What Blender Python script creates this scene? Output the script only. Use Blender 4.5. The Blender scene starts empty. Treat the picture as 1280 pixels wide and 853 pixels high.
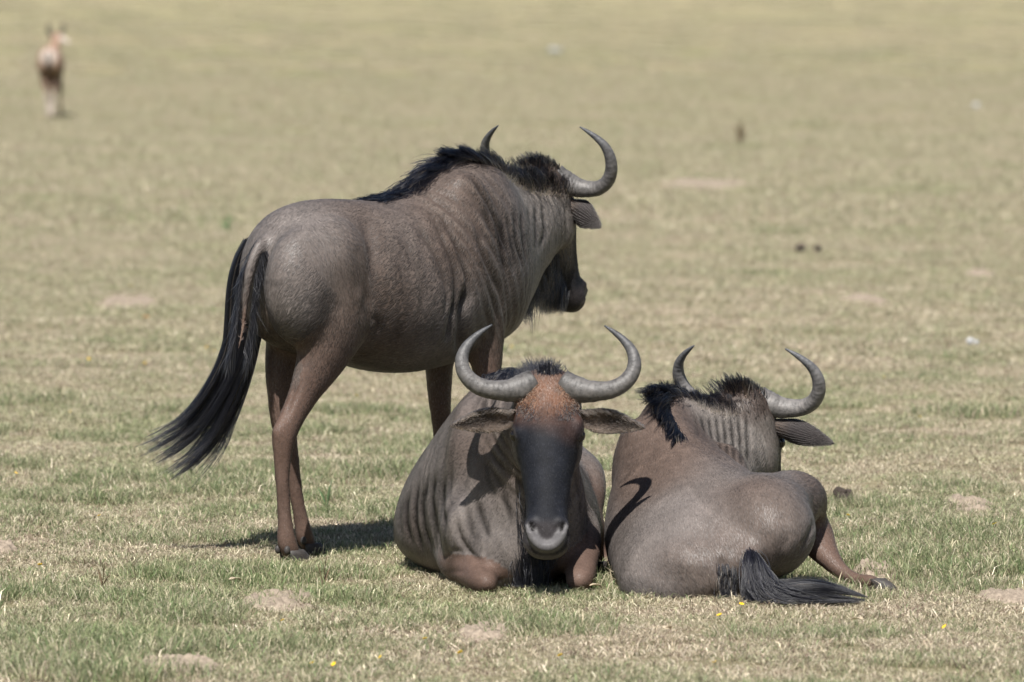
import bpy, math
import numpy as np
from mathutils import Vector

SC = bpy.context.scene
COL = SC.collection
rng = np.random.default_rng(7)
rad = math.radians

# ------------------------------------------------------------------ camera, sky, sun, exposure
F_PX, H_CAM, HORIZON = 7800.0, 1.85, -25.0           # focal length in photo pixels, eye height, horizon row
PITCH = math.atan((426.5 - HORIZON) / F_PX)
cam_d = bpy.data.cameras.new('camera')
cam = bpy.data.objects.new('camera', cam_d)
COL.objects.link(cam)
cam.location = (0, 0, H_CAM)
cam.rotation_euler = (math.pi / 2 - PITCH, 0, 0)
cam_d.sensor_width = 36.0
cam_d.lens = F_PX / 1280 * 36.0
cam_d.clip_start = 0.5
cam_d.clip_end = 6000
cam_d.dof.use_dof = True
cam_d.dof.focus_distance = 19.6
cam_d.dof.aperture_fstop = 5.0
SC.camera = cam

SUN_EL, SUN_AZ = rad(54), rad(8)      # azimuth of the shadows measured from straight away from the camera
sun_d = bpy.data.lights.new('sun', 'SUN')
sun_d.energy = 5.0
sun_d.angle = rad(0.53)
sun_d.color = (1.0, 0.965, 0.91)
sun = bpy.data.objects.new('sun', sun_d)
COL.objects.link(sun)
ldir = Vector((math.sin(SUN_AZ) * math.cos(SUN_EL), math.cos(SUN_AZ) * math.cos(SUN_EL), -math.sin(SUN_EL)))
sun.rotation_euler = ldir.to_track_quat('-Z', 'Y').to_euler()
W_ = bpy.data.worlds.new('World')
SC.world = W_
W_.use_nodes = True
nt = W_.node_tree
nt.nodes.clear()
sky = nt.nodes.new('ShaderNodeTexSky')
sky.sky_type = 'NISHITA'
sky.sun_disc = False
sky.sun_elevation = SUN_EL
sky.sun_rotation = math.atan2(-ldir.x, -ldir.y)
bg = nt.nodes.new('ShaderNodeBackground')
bg.inputs['Strength'].default_value = 0.05
wo = nt.nodes.new('ShaderNodeOutputWorld')
nt.links.new(sky.outputs[0], bg.inputs[0])
nt.links.new(bg.outputs[0], wo.inputs[0])
SC.view_settings.view_transform = 'Standard'
SC.view_settings.look = 'None'
SC.view_settings.exposure = 0.74
SC.view_settings.gamma = 1.0
SC.render.engine = 'CYCLES'
SC.cycles.use_denoising = True
SC.cycles.use_adaptive_sampling = False
SC.cycles.denoiser = 'OPENIMAGEDENOISE'
SC.cycles.denoising_input_passes = 'RGB_ALBEDO_NORMAL'
SC.cycles.denoising_prefilter = 'ACCURATE'
SC.cycles.max_bounces = 8
SC.cycles.transparent_max_bounces = 8
SC.cycles_curves.shape = 'RIBBONS'
SC.cycles_curves.subdivisions = 2

# ------------------------------------------------------------------ pixel helpers
EYE = np.array([0, 0, H_CAM])
FWD = np.array([0, math.cos(PITCH), -math.sin(PITCH)])
DWN = np.array([0, -math.sin(PITCH), -math.cos(PITCH)])
XAX = np.array([1.0, 0, 0])


def ray(px, py):
    return FWD + (px - 640) / F_PX * XAX + (py - 426.5) / F_PX * DWN


def W(px, py, Y):
    d = ray(px, py)
    return EYE + d * (Y / d[1])


def G(px, py):
    d = ray(px, py)
    return EYE + d * (-H_CAM / d[2])


def onplane(px, py, P, N):
    d = ray(px, py)
    return EYE + d * (np.dot(np.asarray(P) - EYE, N) / np.dot(d, N))


def to_px(P):
    P = np.atleast_2d(P) - EYE
    z = P @ FWD
    return np.stack([640 + F_PX * (P @ XAX) / z, 426.5 + F_PX * (P @ DWN) / z], -1)


def nrm(v):
    v = np.asarray(v, float)
    return v / np.maximum(np.linalg.norm(v, axis=-1, keepdims=True), 1e-9)


def sstep(a, b, x):
    t = np.clip((x - a) / (b - a), 0, 1)
    return t * t * (3 - 2 * t)


def ground_z(x, y):
    x = np.asarray(x, float)
    y = np.asarray(y, float)
    z = 0.007 * np.sin(x * 5.1 + 1.3 * np.sin(y * 2.3)) + 0.006 * np.sin(y * 4.3 + x * 2.2 + 1.0) + 0.004 * np.sin(x * 11 - y * 9.1)
    return z - 0.004


# cheap smooth 3D value noise for vertex colours and displacement
_perm = rng.random(4096)


def vnoise(P, f):
    P = np.asarray(P, float) * f
    i = np.floor(P).astype(int)
    t = P - i
    t = t * t * (3 - 2 * t)
    out = 0
    for dx in (0, 1):
        for dy in (0, 1):
            for dz in (0, 1):
                h = ((i[:, 0] + dx) * 374761393 + (i[:, 1] + dy) * 668265263 + (i[:, 2] + dz) * 2147483647)
                h = (h ^ (h >> 13)) * 1274126177
                v = _perm[(h ^ (h >> 16)) & 4095]
                out = out + v * (t[:, 0] if dx else 1 - t[:, 0]) * (t[:, 1] if dy else 1 - t[:, 1]) * (t[:, 2] if dz else 1 - t[:, 2])
    return out


# ------------------------------------------------------------------ materials
def new_mat(name):
    m = bpy.data.materials.new(name)
    m.use_nodes = True
    t = m.node_tree
    t.nodes.clear()
    out = t.nodes.new('ShaderNodeOutputMaterial')
    return m, t, out


def node(t, kind, **kw):
    n = t.nodes.new(kind)
    for k, v in kw.items():
        if k in n.inputs:
            n.inputs[k].default_value = v
        else:
            setattr(n, k, v)
    return n


def mixc(t, a, b, fac, mode='MIX'):
    n = t.nodes.new('ShaderNodeMix')
    n.data_type = 'RGBA'
    n.blend_type = mode
    for i, v in ((6, a), (7, b), (0, fac)):
        if hasattr(v, 'is_output'):
            t.links.new(v, n.inputs[i])
        else:
            n.inputs[i].default_value = v if i == 0 else (*v, 1)
    return n.outputs[2]


def ramp(t, src, stops):
    n = t.nodes.new('ShaderNodeValToRGB')
    e = n.color_ramp.elements
    while len(e) < len(stops):
        e.new(0.5)
    for k, (p, c) in enumerate(stops):
        e[k].position = p
        e[k].color = (*c, 1) if hasattr(c, '__len__') else (c, c, c, 1)
    t.links.new(src, n.inputs[0])
    return n.outputs[0]


def mat_skin():
    m, t, out = new_mat('short coated hide')
    at = node(t, 'ShaderNodeAttribute', attribute_name='col')
    tc = t.nodes.new('ShaderNodeNewGeometry')
    n1 = node(t, 'ShaderNodeTexNoise', Scale=90.0, Detail=5.0, Roughness=0.65)
    t.links.new(tc.outputs['Position'], n1.inputs['Vector'])
    r1 = ramp(t, n1.outputs[0], [(0.25, 0.75), (0.75, 1.25)])
    c = mixc(t, at.outputs['Color'], r1, 1.0, 'MULTIPLY')
    gl = node(t, 'ShaderNodeAttribute', attribute_name='gloss')
    p = node(t, 'ShaderNodeBsdfPrincipled', Roughness=0.5)
    p.inputs['Specular IOR Level'].default_value = 0.12
    t.links.new(c, p.inputs['Base Color'])
    t.links.new(ramp(t, gl.outputs['Fac'], [(0.0, 0.68), (1.0, 0.42)]), p.inputs['Roughness'])
    b = node(t, 'ShaderNodeBump', Strength=0.08, Distance=0.004)
    t.links.new(n1.outputs[0], b.inputs['Height'])
    t.links.new(b.outputs[0], p.inputs['Normal'])
    t.links.new(p.outputs[0], out.inputs[0])
    return m


def mat_hair(name, rough=0.32, radial=0.4):
    m, t, out = new_mat(name)
    at = node(t, 'ShaderNodeAttribute', attribute_name='col')
    h = t.nodes.new('ShaderNodeBsdfHairPrincipled')
    h.model = 'CHIANG'
    h.parametrization = 'COLOR'
    h.inputs['Roughness'].default_value = rough
    h.inputs['Radial Roughness'].default_value = radial
    h.inputs['Random Roughness'].default_value = 0.2
    h.inputs['IOR'].default_value = 1.42
    t.links.new(at.outputs['Color'], h.inputs['Color'])
    t.links.new(h.outputs[0], out.inputs[0])
    return m


def mat_horn():
    m, t, out = new_mat('grey horn')
    at = node(t, 'ShaderNodeAttribute', attribute_name='col')
    along = node(t, 'ShaderNodeAttribute', attribute_name='along')
    tc = t.nodes.new('ShaderNodeNewGeometry')
    n1 = node(t, 'ShaderNodeTexNoise', Scale=55.0, Detail=6.0, Roughness=0.7)
    n2 = node(t, 'ShaderNodeTexNoise', Scale=260.0, Detail=3.0)
    for n in (n1, n2):
        t.links.new(tc.outputs['Position'], n.inputs['Vector'])
    r1 = ramp(t, n1.outputs[0], [(0.28, (0.30, 0.27, 0.25)), (0.47, (0.92, 0.92, 0.92)), (0.75, (1.55, 1.5, 1.45))])
    c = mixc(t, at.outputs['Color'], r1, 1.0, 'MULTIPLY')
    p = node(t, 'ShaderNodeBsdfPrincipled', Roughness=0.5)
    p.inputs['Specular IOR Level'].default_value = 0.4
    t.links.new(c, p.inputs['Base Color'])
    wv = node(t, 'ShaderNodeMath', operation='MULTIPLY')
    wv.inputs[1].default_value = 420.0
    t.links.new(along.outputs['Fac'], wv.inputs[0])
    wo2 = node(t, 'ShaderNodeMath', operation='MULTIPLY_ADD')
    t.links.new(n1.outputs[0], wo2.inputs[0])
    wo2.inputs[1].default_value = 9.0
    t.links.new(wv.outputs[0], wo2.inputs[2])
    sn = node(t, 'ShaderNodeMath', operation='SINE')
    t.links.new(wo2.outputs[0], sn.inputs[0])
    ad = node(t, 'ShaderNodeMath', operation='MULTIPLY_ADD')
    ad.inputs[1].default_value = 0.25
    t.links.new(sn.outputs[0], ad.inputs[0])
    t.links.new(n2.outputs[0], ad.inputs[2])
    b = node(t, 'ShaderNodeBump', Strength=0.5, Distance=0.002)
    t.links.new(ad.outputs[0], b.inputs['Height'])
    t.links.new(b.outputs[0], p.inputs['Normal'])
    t.links.new(p.outputs[0], out.inputs[0])
    return m


def mat_plain(name, col, rough=0.5, nscale=60.0, var=0.5, bump=0.3, spec=0.4):
    m, t, out = new_mat(name)
    tc = t.nodes.new('ShaderNodeNewGeometry')
    n1 = node(t, 'ShaderNodeTexNoise', Scale=nscale, Detail=5.0, Roughness=0.65)
    t.links.new(tc.outputs['Position'], n1.inputs['Vector'])
    r1 = ramp(t, n1.outputs[0], [(0.25, 1 - var), (0.75, 1 + var)])
    p = node(t, 'ShaderNodeBsdfPrincipled', Roughness=rough)
    p.inputs['Specular IOR Level'].default_value = spec
    t.links.new(mixc(t, col, r1, 1.0, 'MULTIPLY'), p.inputs['Base Color'])
    if bump:
        b = node(t, 'ShaderNodeBump', Strength=bump, Distance=0.006)
        t.links.new(n1.outputs[0], b.inputs['Height'])
        t.links.new(b.outputs[0], p.inputs['Normal'])
    t.links.new(p.outputs[0], out.inputs[0])
    return m


def mat_coat(name):
    """short hair lying on the hide: lit like the hide under it (its root normal) plus hair gloss"""
    m, t, out = new_mat(name)
    at = node(t, 'ShaderNodeAttribute', attribute_name='col')
    nn = node(t, 'ShaderNodeAttribute', attribute_name='root_normal')
    d = node(t, 'ShaderNodeBsdfPrincipled', Roughness=0.56)
    sh = node(t, 'ShaderNodeAttribute', attribute_name='sheen')
    t.links.new(sh.outputs['Fac'], d.inputs['Specular IOR Level'])
    t.links.new(at.outputs['Color'], d.inputs['Base Color'])
    t.links.new(nn.outputs['Vector'], d.inputs['Normal'])
    h = t.nodes.new('ShaderNodeBsdfHairPrincipled')
    h.model = 'CHIANG'
    h.parametrization = 'COLOR'
    h.inputs['Roughness'].default_value = 0.34
    h.inputs['Radial Roughness'].default_value = 0.5
    t.links.new(at.outputs['Color'], h.inputs['Color'])
    mx = t.nodes.new('ShaderNodeMixShader')
    mx.inputs[0].default_value = 0.18
    t.links.new(d.outputs[0], mx.inputs[1])
    t.links.new(h.outputs[0], mx.inputs[2])
    t.links.new(mx.outputs[0], out.inputs[0])
    return m


M_SKIN = mat_skin()
M_COAT = mat_coat('short brindled coat hair')
M_EARH = mat_hair('soft ear hair', 0.4, 0.5)
M_MANE = mat_hair('long coarse hair', 0.28, 0.4)
M_HORN = mat_horn()
M_HOOF = mat_plain('dark grey hoof', (0.045, 0.040, 0.038), 0.55, 80, 0.4, 0.3, 0.3)
M_EYE = mat_plain('dark wet eye', (0.008, 0.006, 0.005), 0.06, 60, 0.1, 0, 0.6)


# ------------------------------------------------------------------ mesh helpers
def hermite(K, X, xs):
    """smooth non-overshooting interpolation of rows K at parameters X"""
    K = np.asarray(K, float)
    X = np.asarray(X, float)
    d = np.diff(K, axis=0) / np.diff(X)[:, None]
    m = np.zeros_like(K)
    m[0], m[-1] = d[0], d[-1]
    h = np.diff(X)
    for i in range(1, len(K) - 1):
        m[i] = (d[i - 1] * h[i] + d[i] * h[i - 1]) / (h[i] + h[i - 1])
    idx = np.clip(np.searchsorted(X, xs, side='right') - 1, 0, len(X) - 2)
    hh = (X[idx + 1] - X[idx])[:, None]
    t = ((xs - X[idx]) / hh[:, 0])[:, None]
    return ((2 * t**3 - 3 * t**2 + 1) * K[idx] + (t**3 - 2 * t**2 + t) * hh * m[idx]
            + (-2 * t**3 + 3 * t**2) * K[idx + 1] + (t**3 - t**2) * hh * m[idx + 1])


class Shell:
    def __init__(s):
        s.v, s.f, s.n = [], [], 0

    def rings(s, R):
        """R: (k, n, 3) rings, capped at both ends"""
        k, n, _ = R.shape
        b = s.n
        s.v.append(R.reshape(-1, 3))
        i, j = np.meshgrid(np.arange(k - 1), np.arange(n), indexing='ij')
        a = b + i * n + j
        c = b + i * n + (j + 1) % n
        s.f += np.stack([a, c, c + n, a + n], -1).reshape(-1, 4).tolist()
        s.v.append(np.stack([R[0].mean(0), R[-1].mean(0)]))
        c0 = b + k * n
        for q in range(n):
            s.f.append([c0, b + (q + 1) % n, b + q])
            s.f.append([c0 + 1, b + (k - 1) * n + q, b + (k - 1) * n + (q + 1) % n])
        s.n += k * n + 2

    def ellipsoid(s, c, ax, nu=14, nv=20):
        """ax: 3x3 rows = scaled axes"""
        u = np.linspace(0.08, math.pi - 0.08, nu)
        v = np.arange(nv) / nv * 2 * math.pi
        P = np.stack([np.sin(u)[:, None] * np.cos(v), np.sin(u)[:, None] * np.sin(v), np.cos(u)[:, None] * np.ones(nv)], -1)
        s.rings(np.asarray(c) + P @ np.asarray(ax))

    def mesh(s, name):
        me = bpy.data.meshes.new(name)
        me.from_pydata(np.concatenate(s.v).tolist(), [], s.f)
        me.update()
        return me


def tube_rings(P, ra, rb, ref, n=16):
    """rings round a polyline: ra along the reference side vector, rb across it"""
    T = nrm(np.gradient(P, axis=0))
    ref = np.broadcast_to(np.asarray(ref, float), P.shape)
    S = nrm(ref - (ref * T).sum(-1, keepdims=True) * T)
    U = np.cross(T, S)
    a = np.arange(n) / n * 2 * math.pi
    return (P[:, None] + S[:, None] * (np.cos(a)[None, :, None] * np.asarray(ra)[:, None, None])
            + U[:, None] * (np.sin(a)[None, :, None] * np.asarray(rb)[:, None, None]))


def link(ob, parent=None):
    COL.objects.link(ob)
    if parent is not None:
        ob.parent = parent
        ob.matrix_parent_inverse = parent.matrix_world.inverted()
    return ob


def set_attr(me, name, kind, dom, data):
    a = me.attributes.get(name) or me.attributes.new(name, kind, dom)
    a.data.foreach_set('color' if kind == 'FLOAT_COLOR' else 'value', np.asarray(data, np.float32).ravel())


def smooth(me):
    me.polygons.foreach_set('use_smooth', np.ones(len(me.polygons), bool))
    me.update()


def mesh_obj(name, me, mats, parent=None, flat=False):
    for m in (mats if isinstance(mats, (list, tuple)) else [mats]):
        me.materials.append(m)
    if not flat:
        smooth(me)
    return link(bpy.data.objects.new(name, me), parent)


def hair_obj(name, P, radius, col, mat, parent=None, rootn=None):
    """P (n,k,3) world positions; radius (n,k) or (k,); col (n,3)"""
    n, k, _ = P.shape
    c = bpy.data.hair_curves.new(name)
    c.add_curves([k] * n)
    c.position_data.foreach_set('vector', P.astype(np.float32).ravel())
    r = np.broadcast_to(np.asarray(radius, np.float32), (n, k))
    set_attr(c, 'radius', 'FLOAT', 'POINT', np.ascontiguousarray(r))
    set_attr(c, 'col', 'FLOAT_COLOR', 'CURVE', np.concatenate([np.clip(col, 0.002, 0.95), np.ones((n, 1))], 1))
    if rootn is not None:
        a = c.attributes.new('root_normal', 'FLOAT_VECTOR', 'CURVE')
        a.data.foreach_set('vector', np.ascontiguousarray(rootn, np.float32).ravel())
        set_attr(c, 'sheen', 'FLOAT', 'CURVE', np.clip(col.mean(1) / 0.080, 0.22, 1.1) * 0.85)
    c.materials.append(mat)
    return link(bpy.data.objects.new(name, c), parent)


def empty(name, loc, label, cat, group=None):
    e = bpy.data.objects.new(name, None)
    e.location = loc
    e.empty_display_size = 0.1
    COL.objects.link(e)
    e['label'] = label
    e['category'] = cat
    if group:
        e['group'] = group
    bpy.context.view_layer.update()
    return e


# ------------------------------------------------------------------ animal builder
class Head:
    """local axes: l to the animal's left, u down the face, n out of the face; origin at the poll"""

    def __init__(s, poll, yaw, pitch, roll=0.0, size=1.0):
        f = np.array([math.cos(yaw), math.sin(yaw), 0])
        up = np.array([0, 0, 1.0])
        s.o = np.asarray(poll)
        s.u = f * math.cos(pitch) - up * math.sin(pitch)
        s.n = f * math.sin(pitch) + up * math.cos(pitch)
        s.l = np.cross(s.n, s.u) * -1.0
        left = np.cross(up, f)
        if np.dot(s.l, left) < 0:
            s.l = -s.l
        if roll:
            l, u = s.l, s.u
            s.l = l * math.cos(roll) + u * math.sin(roll)
            s.u = u * math.cos(roll) - l * math.sin(roll)
        s.k = size

    def P(s, l, u, n):
        l, u, n = np.broadcast_arrays(np.asarray(l, float), u, n)
        return s.o + s.k * (l[..., None] * s.l + u[..., None] * s.u + n[..., None] * s.n)

    def inv(s, P):
        d = (P - s.o) / s.k
        return np.stack([d @ s.l, d @ s.u, d @ s.n], -1)


HEAD_ST = np.array([  # u, half width, top n, bottom n, exponent
    (-0.050, 0.045, -0.050, -0.11, 2.2), (-0.020, 0.085, -0.012, -0.15, 2.4), (0.03, 0.104, 0.006, -0.185, 2.5),
    (0.09, 0.107, 0.013, -0.205, 2.6), (0.15, 0.108, 0.014, -0.215, 2.6), (0.205, 0.100, 0.012, -0.205, 2.5),
    (0.27, 0.084, 0.008, -0.178, 2.4), (0.34, 0.070, 0.004, -0.150, 2.4), (0.41, 0.063, 0.000, -0.130, 2.4),
    (0.455, 0.067, -0.002, -0.118, 2.4), (0.495, 0.073, -0.006, -0.108, 2.4), (0.525, 0.066, -0.014, -0.098, 2.4),
    (0.545, 0.045, -0.028, -0.085, 2.2)])

HORN = np.array([  # l, u, n, radius
    (0.044, 0.004, -0.036, 0.040), (0.082, 0.027, -0.030, 0.0435), (0.120, 0.037, -0.020, 0.0365), (0.158, 0.039, -0.011, 0.0315),
    (0.198, 0.034, -0.004, 0.0285), (0.233, 0.015, 0.000, 0.0262), (0.257, -0.016, 0.002, 0.0240), (0.264, -0.053, 0.002, 0.0212),
    (0.254, -0.088, 0.000, 0.0172), (0.231, -0.120, -0.004, 0.0125), (0.201, -0.147, -0.008, 0.0080), (0.172, -0.168, -0.012, 0.0026)])


class Beast:
    def __init__(s, name, label, base, seed, cat='wildebeest', group='wildebeest on the grass'):
        s.root = empty(name, base, label, cat, group)
        s.sh = Shell()
        s.cid, s.cc, s.cr, s.ct = [], [], [], []     # chain id, centres, radii, parameter of every section
        s.names = []
        s.dirs = []
        s.r = np.random.default_rng(seed)

    def _chain(s, name, C, R, t):
        s.names.append(name)
        k = len(s.names) - 1
        s.cid.append(np.full(len(C), k))
        s.cc.append(C)
        s.cr.append(R)
        s.ct.append(t)
        s.dirs.append(nrm(np.gradient(C, axis=0)))

    def trunk(s, st, nseg=90):
        """st rows: T(3) B(3) Lat(3) w k nu nl ; rear to head"""
        K = np.array([np.concatenate([np.asarray(a[0]), np.asarray(a[1]), nrm(a[2]), [a[3], a[4], a[5], a[6]]]) for a in st])
        mid = (K[:, :3] + K[:, 3:6]) / 2
        X = np.concatenate([[0], np.cumsum(np.linalg.norm(np.diff(mid, axis=0), axis=1))])
        xs = np.linspace(0, X[-1], nseg)
        Q = hermite(K, X, xs)
        s.tr_X, s.tr_xs, s.tr_T, s.tr_B = X, xs, Q[:, :3], Q[:, 3:6]
        s.tr_L = nrm(Q[:, 6:9])
        s.tr_w = Q[:, 9]
        n = 40
        a = np.arange(n) / n * 2 * math.pi
        c, sn = np.cos(a), np.sin(a)
        T, B, L, w, k = Q[:, :3], Q[:, 3:6], s.tr_L, Q[:, 9], Q[:, 10]
        M = B + (T - B) * k[:, None]
        R = np.zeros((nseg, n, 3))
        for j in range(n):
            e = Q[:, 11] if sn[j] >= 0 else Q[:, 12]
            cl = np.sign(c[j]) * np.abs(c[j]) ** (2 / e)
            sl = np.abs(sn[j]) ** (2 / e)
            R[:, j] = M + L * (w * cl)[:, None] + (T - M if sn[j] >= 0 else B - M) * sl[:, None]
        s.sh.rings(R)
        C = (T + B) / 2
        s._chain('trunk', C, np.sqrt(w * np.linalg.norm(T - B, axis=1) / 2), xs)

    def limb(s, name, pts, ref, n=18):
        """pts rows: P(3) r_side r_fore"""
        K = np.array([np.concatenate([np.asarray(p[0]), [p[1], p[2]]]) for p in pts])
        X = np.concatenate([[0], np.cumsum(np.linalg.norm(np.diff(K[:, :3], axis=0), axis=1))])
        xs = np.linspace(0, X[-1], max(16, int(X[-1] / 0.018)))
        Q = hermite(K, X, xs)
        # rounded ends
        R = tube_rings(Q[:, :3], Q[:, 3], Q[:, 4], ref, n)
        d0 = nrm(Q[0, :3] - Q[1, :3]) * Q[0, 3]
        d1 = nrm(Q[-1, :3] - Q[-2, :3]) * Q[-1, 3]
        pre = [Q[0, :3] + (R[0] - Q[0, :3]) * q + d0 * math.sqrt(1 - q * q) for q in (0.35, 0.75)]
        post = [Q[-1, :3] + (R[-1] - Q[-1, :3]) * q + d1 * math.sqrt(1 - q * q) for q in (0.75, 0.35)]
        s.sh.rings(np.concatenate([np.array(pre), R, np.array(post)]))
        s._chain(name, Q[:, :3], np.sqrt(Q[:, 3] * Q[:, 4]), xs / X[-1])
        return Q

    def lump(s, c, ax):
        s.sh.ellipsoid(c, ax)

    def head(s, H):
        s.H = H
        us = np.linspace(HEAD_ST[0, 0], HEAD_ST[-1, 0], 46)
        Q = hermite(HEAD_ST, HEAD_ST[:, 0], us)
        n = 32
        a = np.arange(n) / n * 2 * math.pi
        R = np.zeros((len(us), n, 3))
        for j in range(n):
            e = 2 / Q[:, 4]
            cl = np.sign(math.cos(a[j])) * abs(math.cos(a[j])) ** e
            sl = np.sign(math.sin(a[j])) * abs(math.sin(a[j])) ** e
            mid, hf = (Q[:, 2] + Q[:, 3]) / 2, (Q[:, 2] - Q[:, 3]) / 2
            w = Q[:, 1] * (1 - 0.30 * np.clip(-sl, 0, 1))
            R[:, j] = H.P(w * cl, us, mid + hf * sl)
        s.sh.rings(R)
        k = H.k
        # brow ridges over the eyes, cheek muscles, nostril flaps and the U of bare nose skin, lower lip
        for sg in (-1, 1):
            s.sh.ellipsoid(H.P(sg * 0.088, 0.148, -0.026), np.array([H.l * 0.022, H.u * 0.045, H.n * 0.026]) * k)
            s.sh.ellipsoid(H.P(sg * 0.080, 0.180, -0.120), np.array([H.l * 0.030, H.u * 0.085, H.n * 0.070]) * k)
            s.sh.ellipsoid(H.P(sg * 0.046, 0.460, -0.016), np.array([H.l * 0.024, H.u * 0.026, H.n * 0.020]) * k)
        th = np.linspace(-1.22, 1.22, 22)
        U = H.P(0.052 * np.sin(th) / math.sin(1.22), 0.478 + 0.050 * (np.cos(th) - math.cos(1.22)) / (1 - math.cos(1.22)), 0.000 - 0.016 * np.cos(th))
        rr = 0.0200 - 0.005 * np.abs(th / 1.22) ** 2
        s.sh.rings(tube_rings(U, rr * k, rr * k * 0.9, H.n, 12))
        s.noseU = U
        th2 = np.linspace(-1.3, 1.3, 18)
        V = H.P(0.056 * np.sin(th2), 0.505 + 0.040 * np.cos(th2), -0.052 - 0.004 * np.cos(th2))
        s.sh.rings(tube_rings(V, np.full(18, 0.017 * k), np.full(18, 0.016 * k), H.n, 10))
        s.lipU = V
        s._chain('head', H.P(0, us, (Q[:, 2] + Q[:, 3]) / 2), np.sqrt(Q[:, 1] * (Q[:, 2] - Q[:, 3]) / 2), us)

    def build(s, voxel, paint, sm_body=60, sm_head=3, mane_dir=None):
        me = s.sh.mesh('raw')
        ob = bpy.data.objects.new('raw', me)
        COL.objects.link(ob)
        md = ob.modifiers.new('r', 'REMESH')
        md.mode = 'VOXEL'
        md.voxel_size = voxel
        md.adaptivity = 0
        dg = bpy.context.evaluated_depsgraph_get()
        m2 = bpy.data.meshes.new_from_object(ob.evaluated_get(dg))
        bpy.data.objects.remove(ob)
        bpy.data.meshes.remove(me)
        nv = len(m2.vertices)
        V = np.empty(nv * 3)
        m2.vertices.foreach_get('co', V)
        V = V.reshape(-1, 3)
        E = np.empty(len(m2.edges) * 2, int)
        m2.edges.foreach_get('vertices', E)
        E = E.reshape(-1, 2)
        # classify
        C = np.concatenate(s.cc)
        Rr = np.concatenate(s.cr)
        I = np.concatenate(s.cid)
        Tt = np.concatenate(s.ct)
        D = np.concatenate(s.dirs)

        def classify(V):
            best = np.empty(len(V), int)
            for q in range(0, len(V), 8000):
                d = np.linalg.norm(V[q:q + 8000, None] - C[None], axis=-1) - Rr[None]
                best[q:q + 8000] = d.argmin(1)
            return best
        best = classify(V)
        cid, ct = I[best], Tt[best]
        names = np.array(s.names)[cid]
        ish = np.zeros(nv, bool)
        if hasattr(s, 'H'):
            hl = s.H.inv(V)
            ish = (names == 'head') & (hl[:, 1] > 0.10)
        # smoothing
        deg = np.bincount(E.ravel(), minlength=nv)[:, None]

        def lap(A):
            o = np.stack([np.bincount(E[:, 0], A[E[:, 1], q], nv) + np.bincount(E[:, 1], A[E[:, 0], q], nv) for q in range(A.shape[1])], -1)
            return o / np.maximum(deg, 1)
        hw = ish.astype(float)[:, None]
        for _ in range(10):
            hw = lap(hw)
        for it in range(sm_body):
            f = 0.5 * (1.0 if it < sm_head else (1 - np.clip(hw, 0, 1)))
            V = V + f * (lap(V) - V)
        m2.vertices.foreach_set('co', V.ravel())
        m2.update()
        N = np.empty(nv * 3)
        m2.vertex_normals.foreach_get('vector', N)
        N = N.reshape(-1, 3)
        flow = -D[best]
        isleg = np.char.startswith(names.astype(str), 'leg')
        flow[isleg] = D[best][isleg]
        if hasattr(s, 'H'):
            flow[names == 'head'] = s.H.u
        for _ in range(8):
            flow = lap(flow)
        info = dict(V=V, N=N, names=names, t=ct, best=best, nv=nv, hl=s.H.inv(V) if hasattr(s, 'H') else None, flow=flow, lap=lap)
        col, disp, length, gloss = paint(s, info)
        for _ in range(2):
            disp = lap(disp[:, None])[:, 0]
        V = V + N * disp[:, None]
        m2.vertices.foreach_set('co', V.ravel())
        set_attr(m2, 'col', 'FLOAT_COLOR', 'POINT', np.concatenate([col, np.ones((nv, 1))], 1))
        set_attr(m2, 'gloss', 'FLOAT', 'POINT', gloss)
        m2.update()
        m2.vertex_normals.foreach_get('vector', Nn := np.empty(nv * 3, np.float32))
        s.V, s.N, s.col, s.len, s.flow = V, Nn.reshape(-1, 3), col, length, flow
        m2.calc_loop_triangles()
        tri = np.empty(len(m2.loop_triangles) * 3, np.int32)
        m2.loop_triangles.foreach_get('vertices', tri)
        s.tri = tri.reshape(-1, 3)
        m2.name = 'body'
        s.body = mesh_obj('body', m2, M_SKIN, s.root)

    def coat(s, density, r0=0.00055, lift=0.14, bright=1.0):
        """short hair all over, laid along the flow"""
        A, B, C = (s.V[s.tri[:, q]] for q in range(3))
        area = np.linalg.norm(np.cross(B - A, C - A), axis=1) / 2
        ln = s.len[s.tri].mean(1)
        pr = area * (ln > 0.002)
        n = int(pr.sum() * density)
        ti = s.r.choice(len(area), n, p=pr / pr.sum())
        w = s.r.dirichlet((1, 1, 1), n)
        tr = s.tri[ti]

        def itp(Q):
            return (Q[tr] * w[..., None]).sum(1)
        P, N, fl, col = itp(s.V), nrm(itp(s.N)), itp(s.flow), itp(s.col)
        L = (s.len[tr] * w).sum(1) * s.r.uniform(0.6, 1.35, n)
        fl = fl + s.r.normal(0, 0.13, (n, 3)) + np.array([0, 0, -0.75])
        fl = nrm(fl - (fl * N).sum(-1, keepdims=True) * N)
        lf = lift * s.r.uniform(0.5, 1.5, n)[:, None]
        t = np.array([0, 0.35, 0.7, 1.0])
        Q = P[:, None] + (fl[:, None] * t[None, :, None] + N[:, None] * (lf[:, None] * (t - 0.55 * t * t)[None, :, None])) * L[:, None, None]
        Q[:, 0] -= N * 0.001
        cl = col * bright * s.r.lognormal(-0.02, 0.26, n)[:, None]
        g = (s.r.random(n) < 0.05)[:, None]
        cl = np.where(g, cl * 1.6, cl)
        return hair_obj('coat', Q, np.array([r0, r0 * 0.9, r0 * 0.6, r0 * 0.15]) * 1.0, cl, M_COAT, s.root, nrm(N + s.r.normal(0, 0.045, N.shape) + fl * 0.06))

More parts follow.
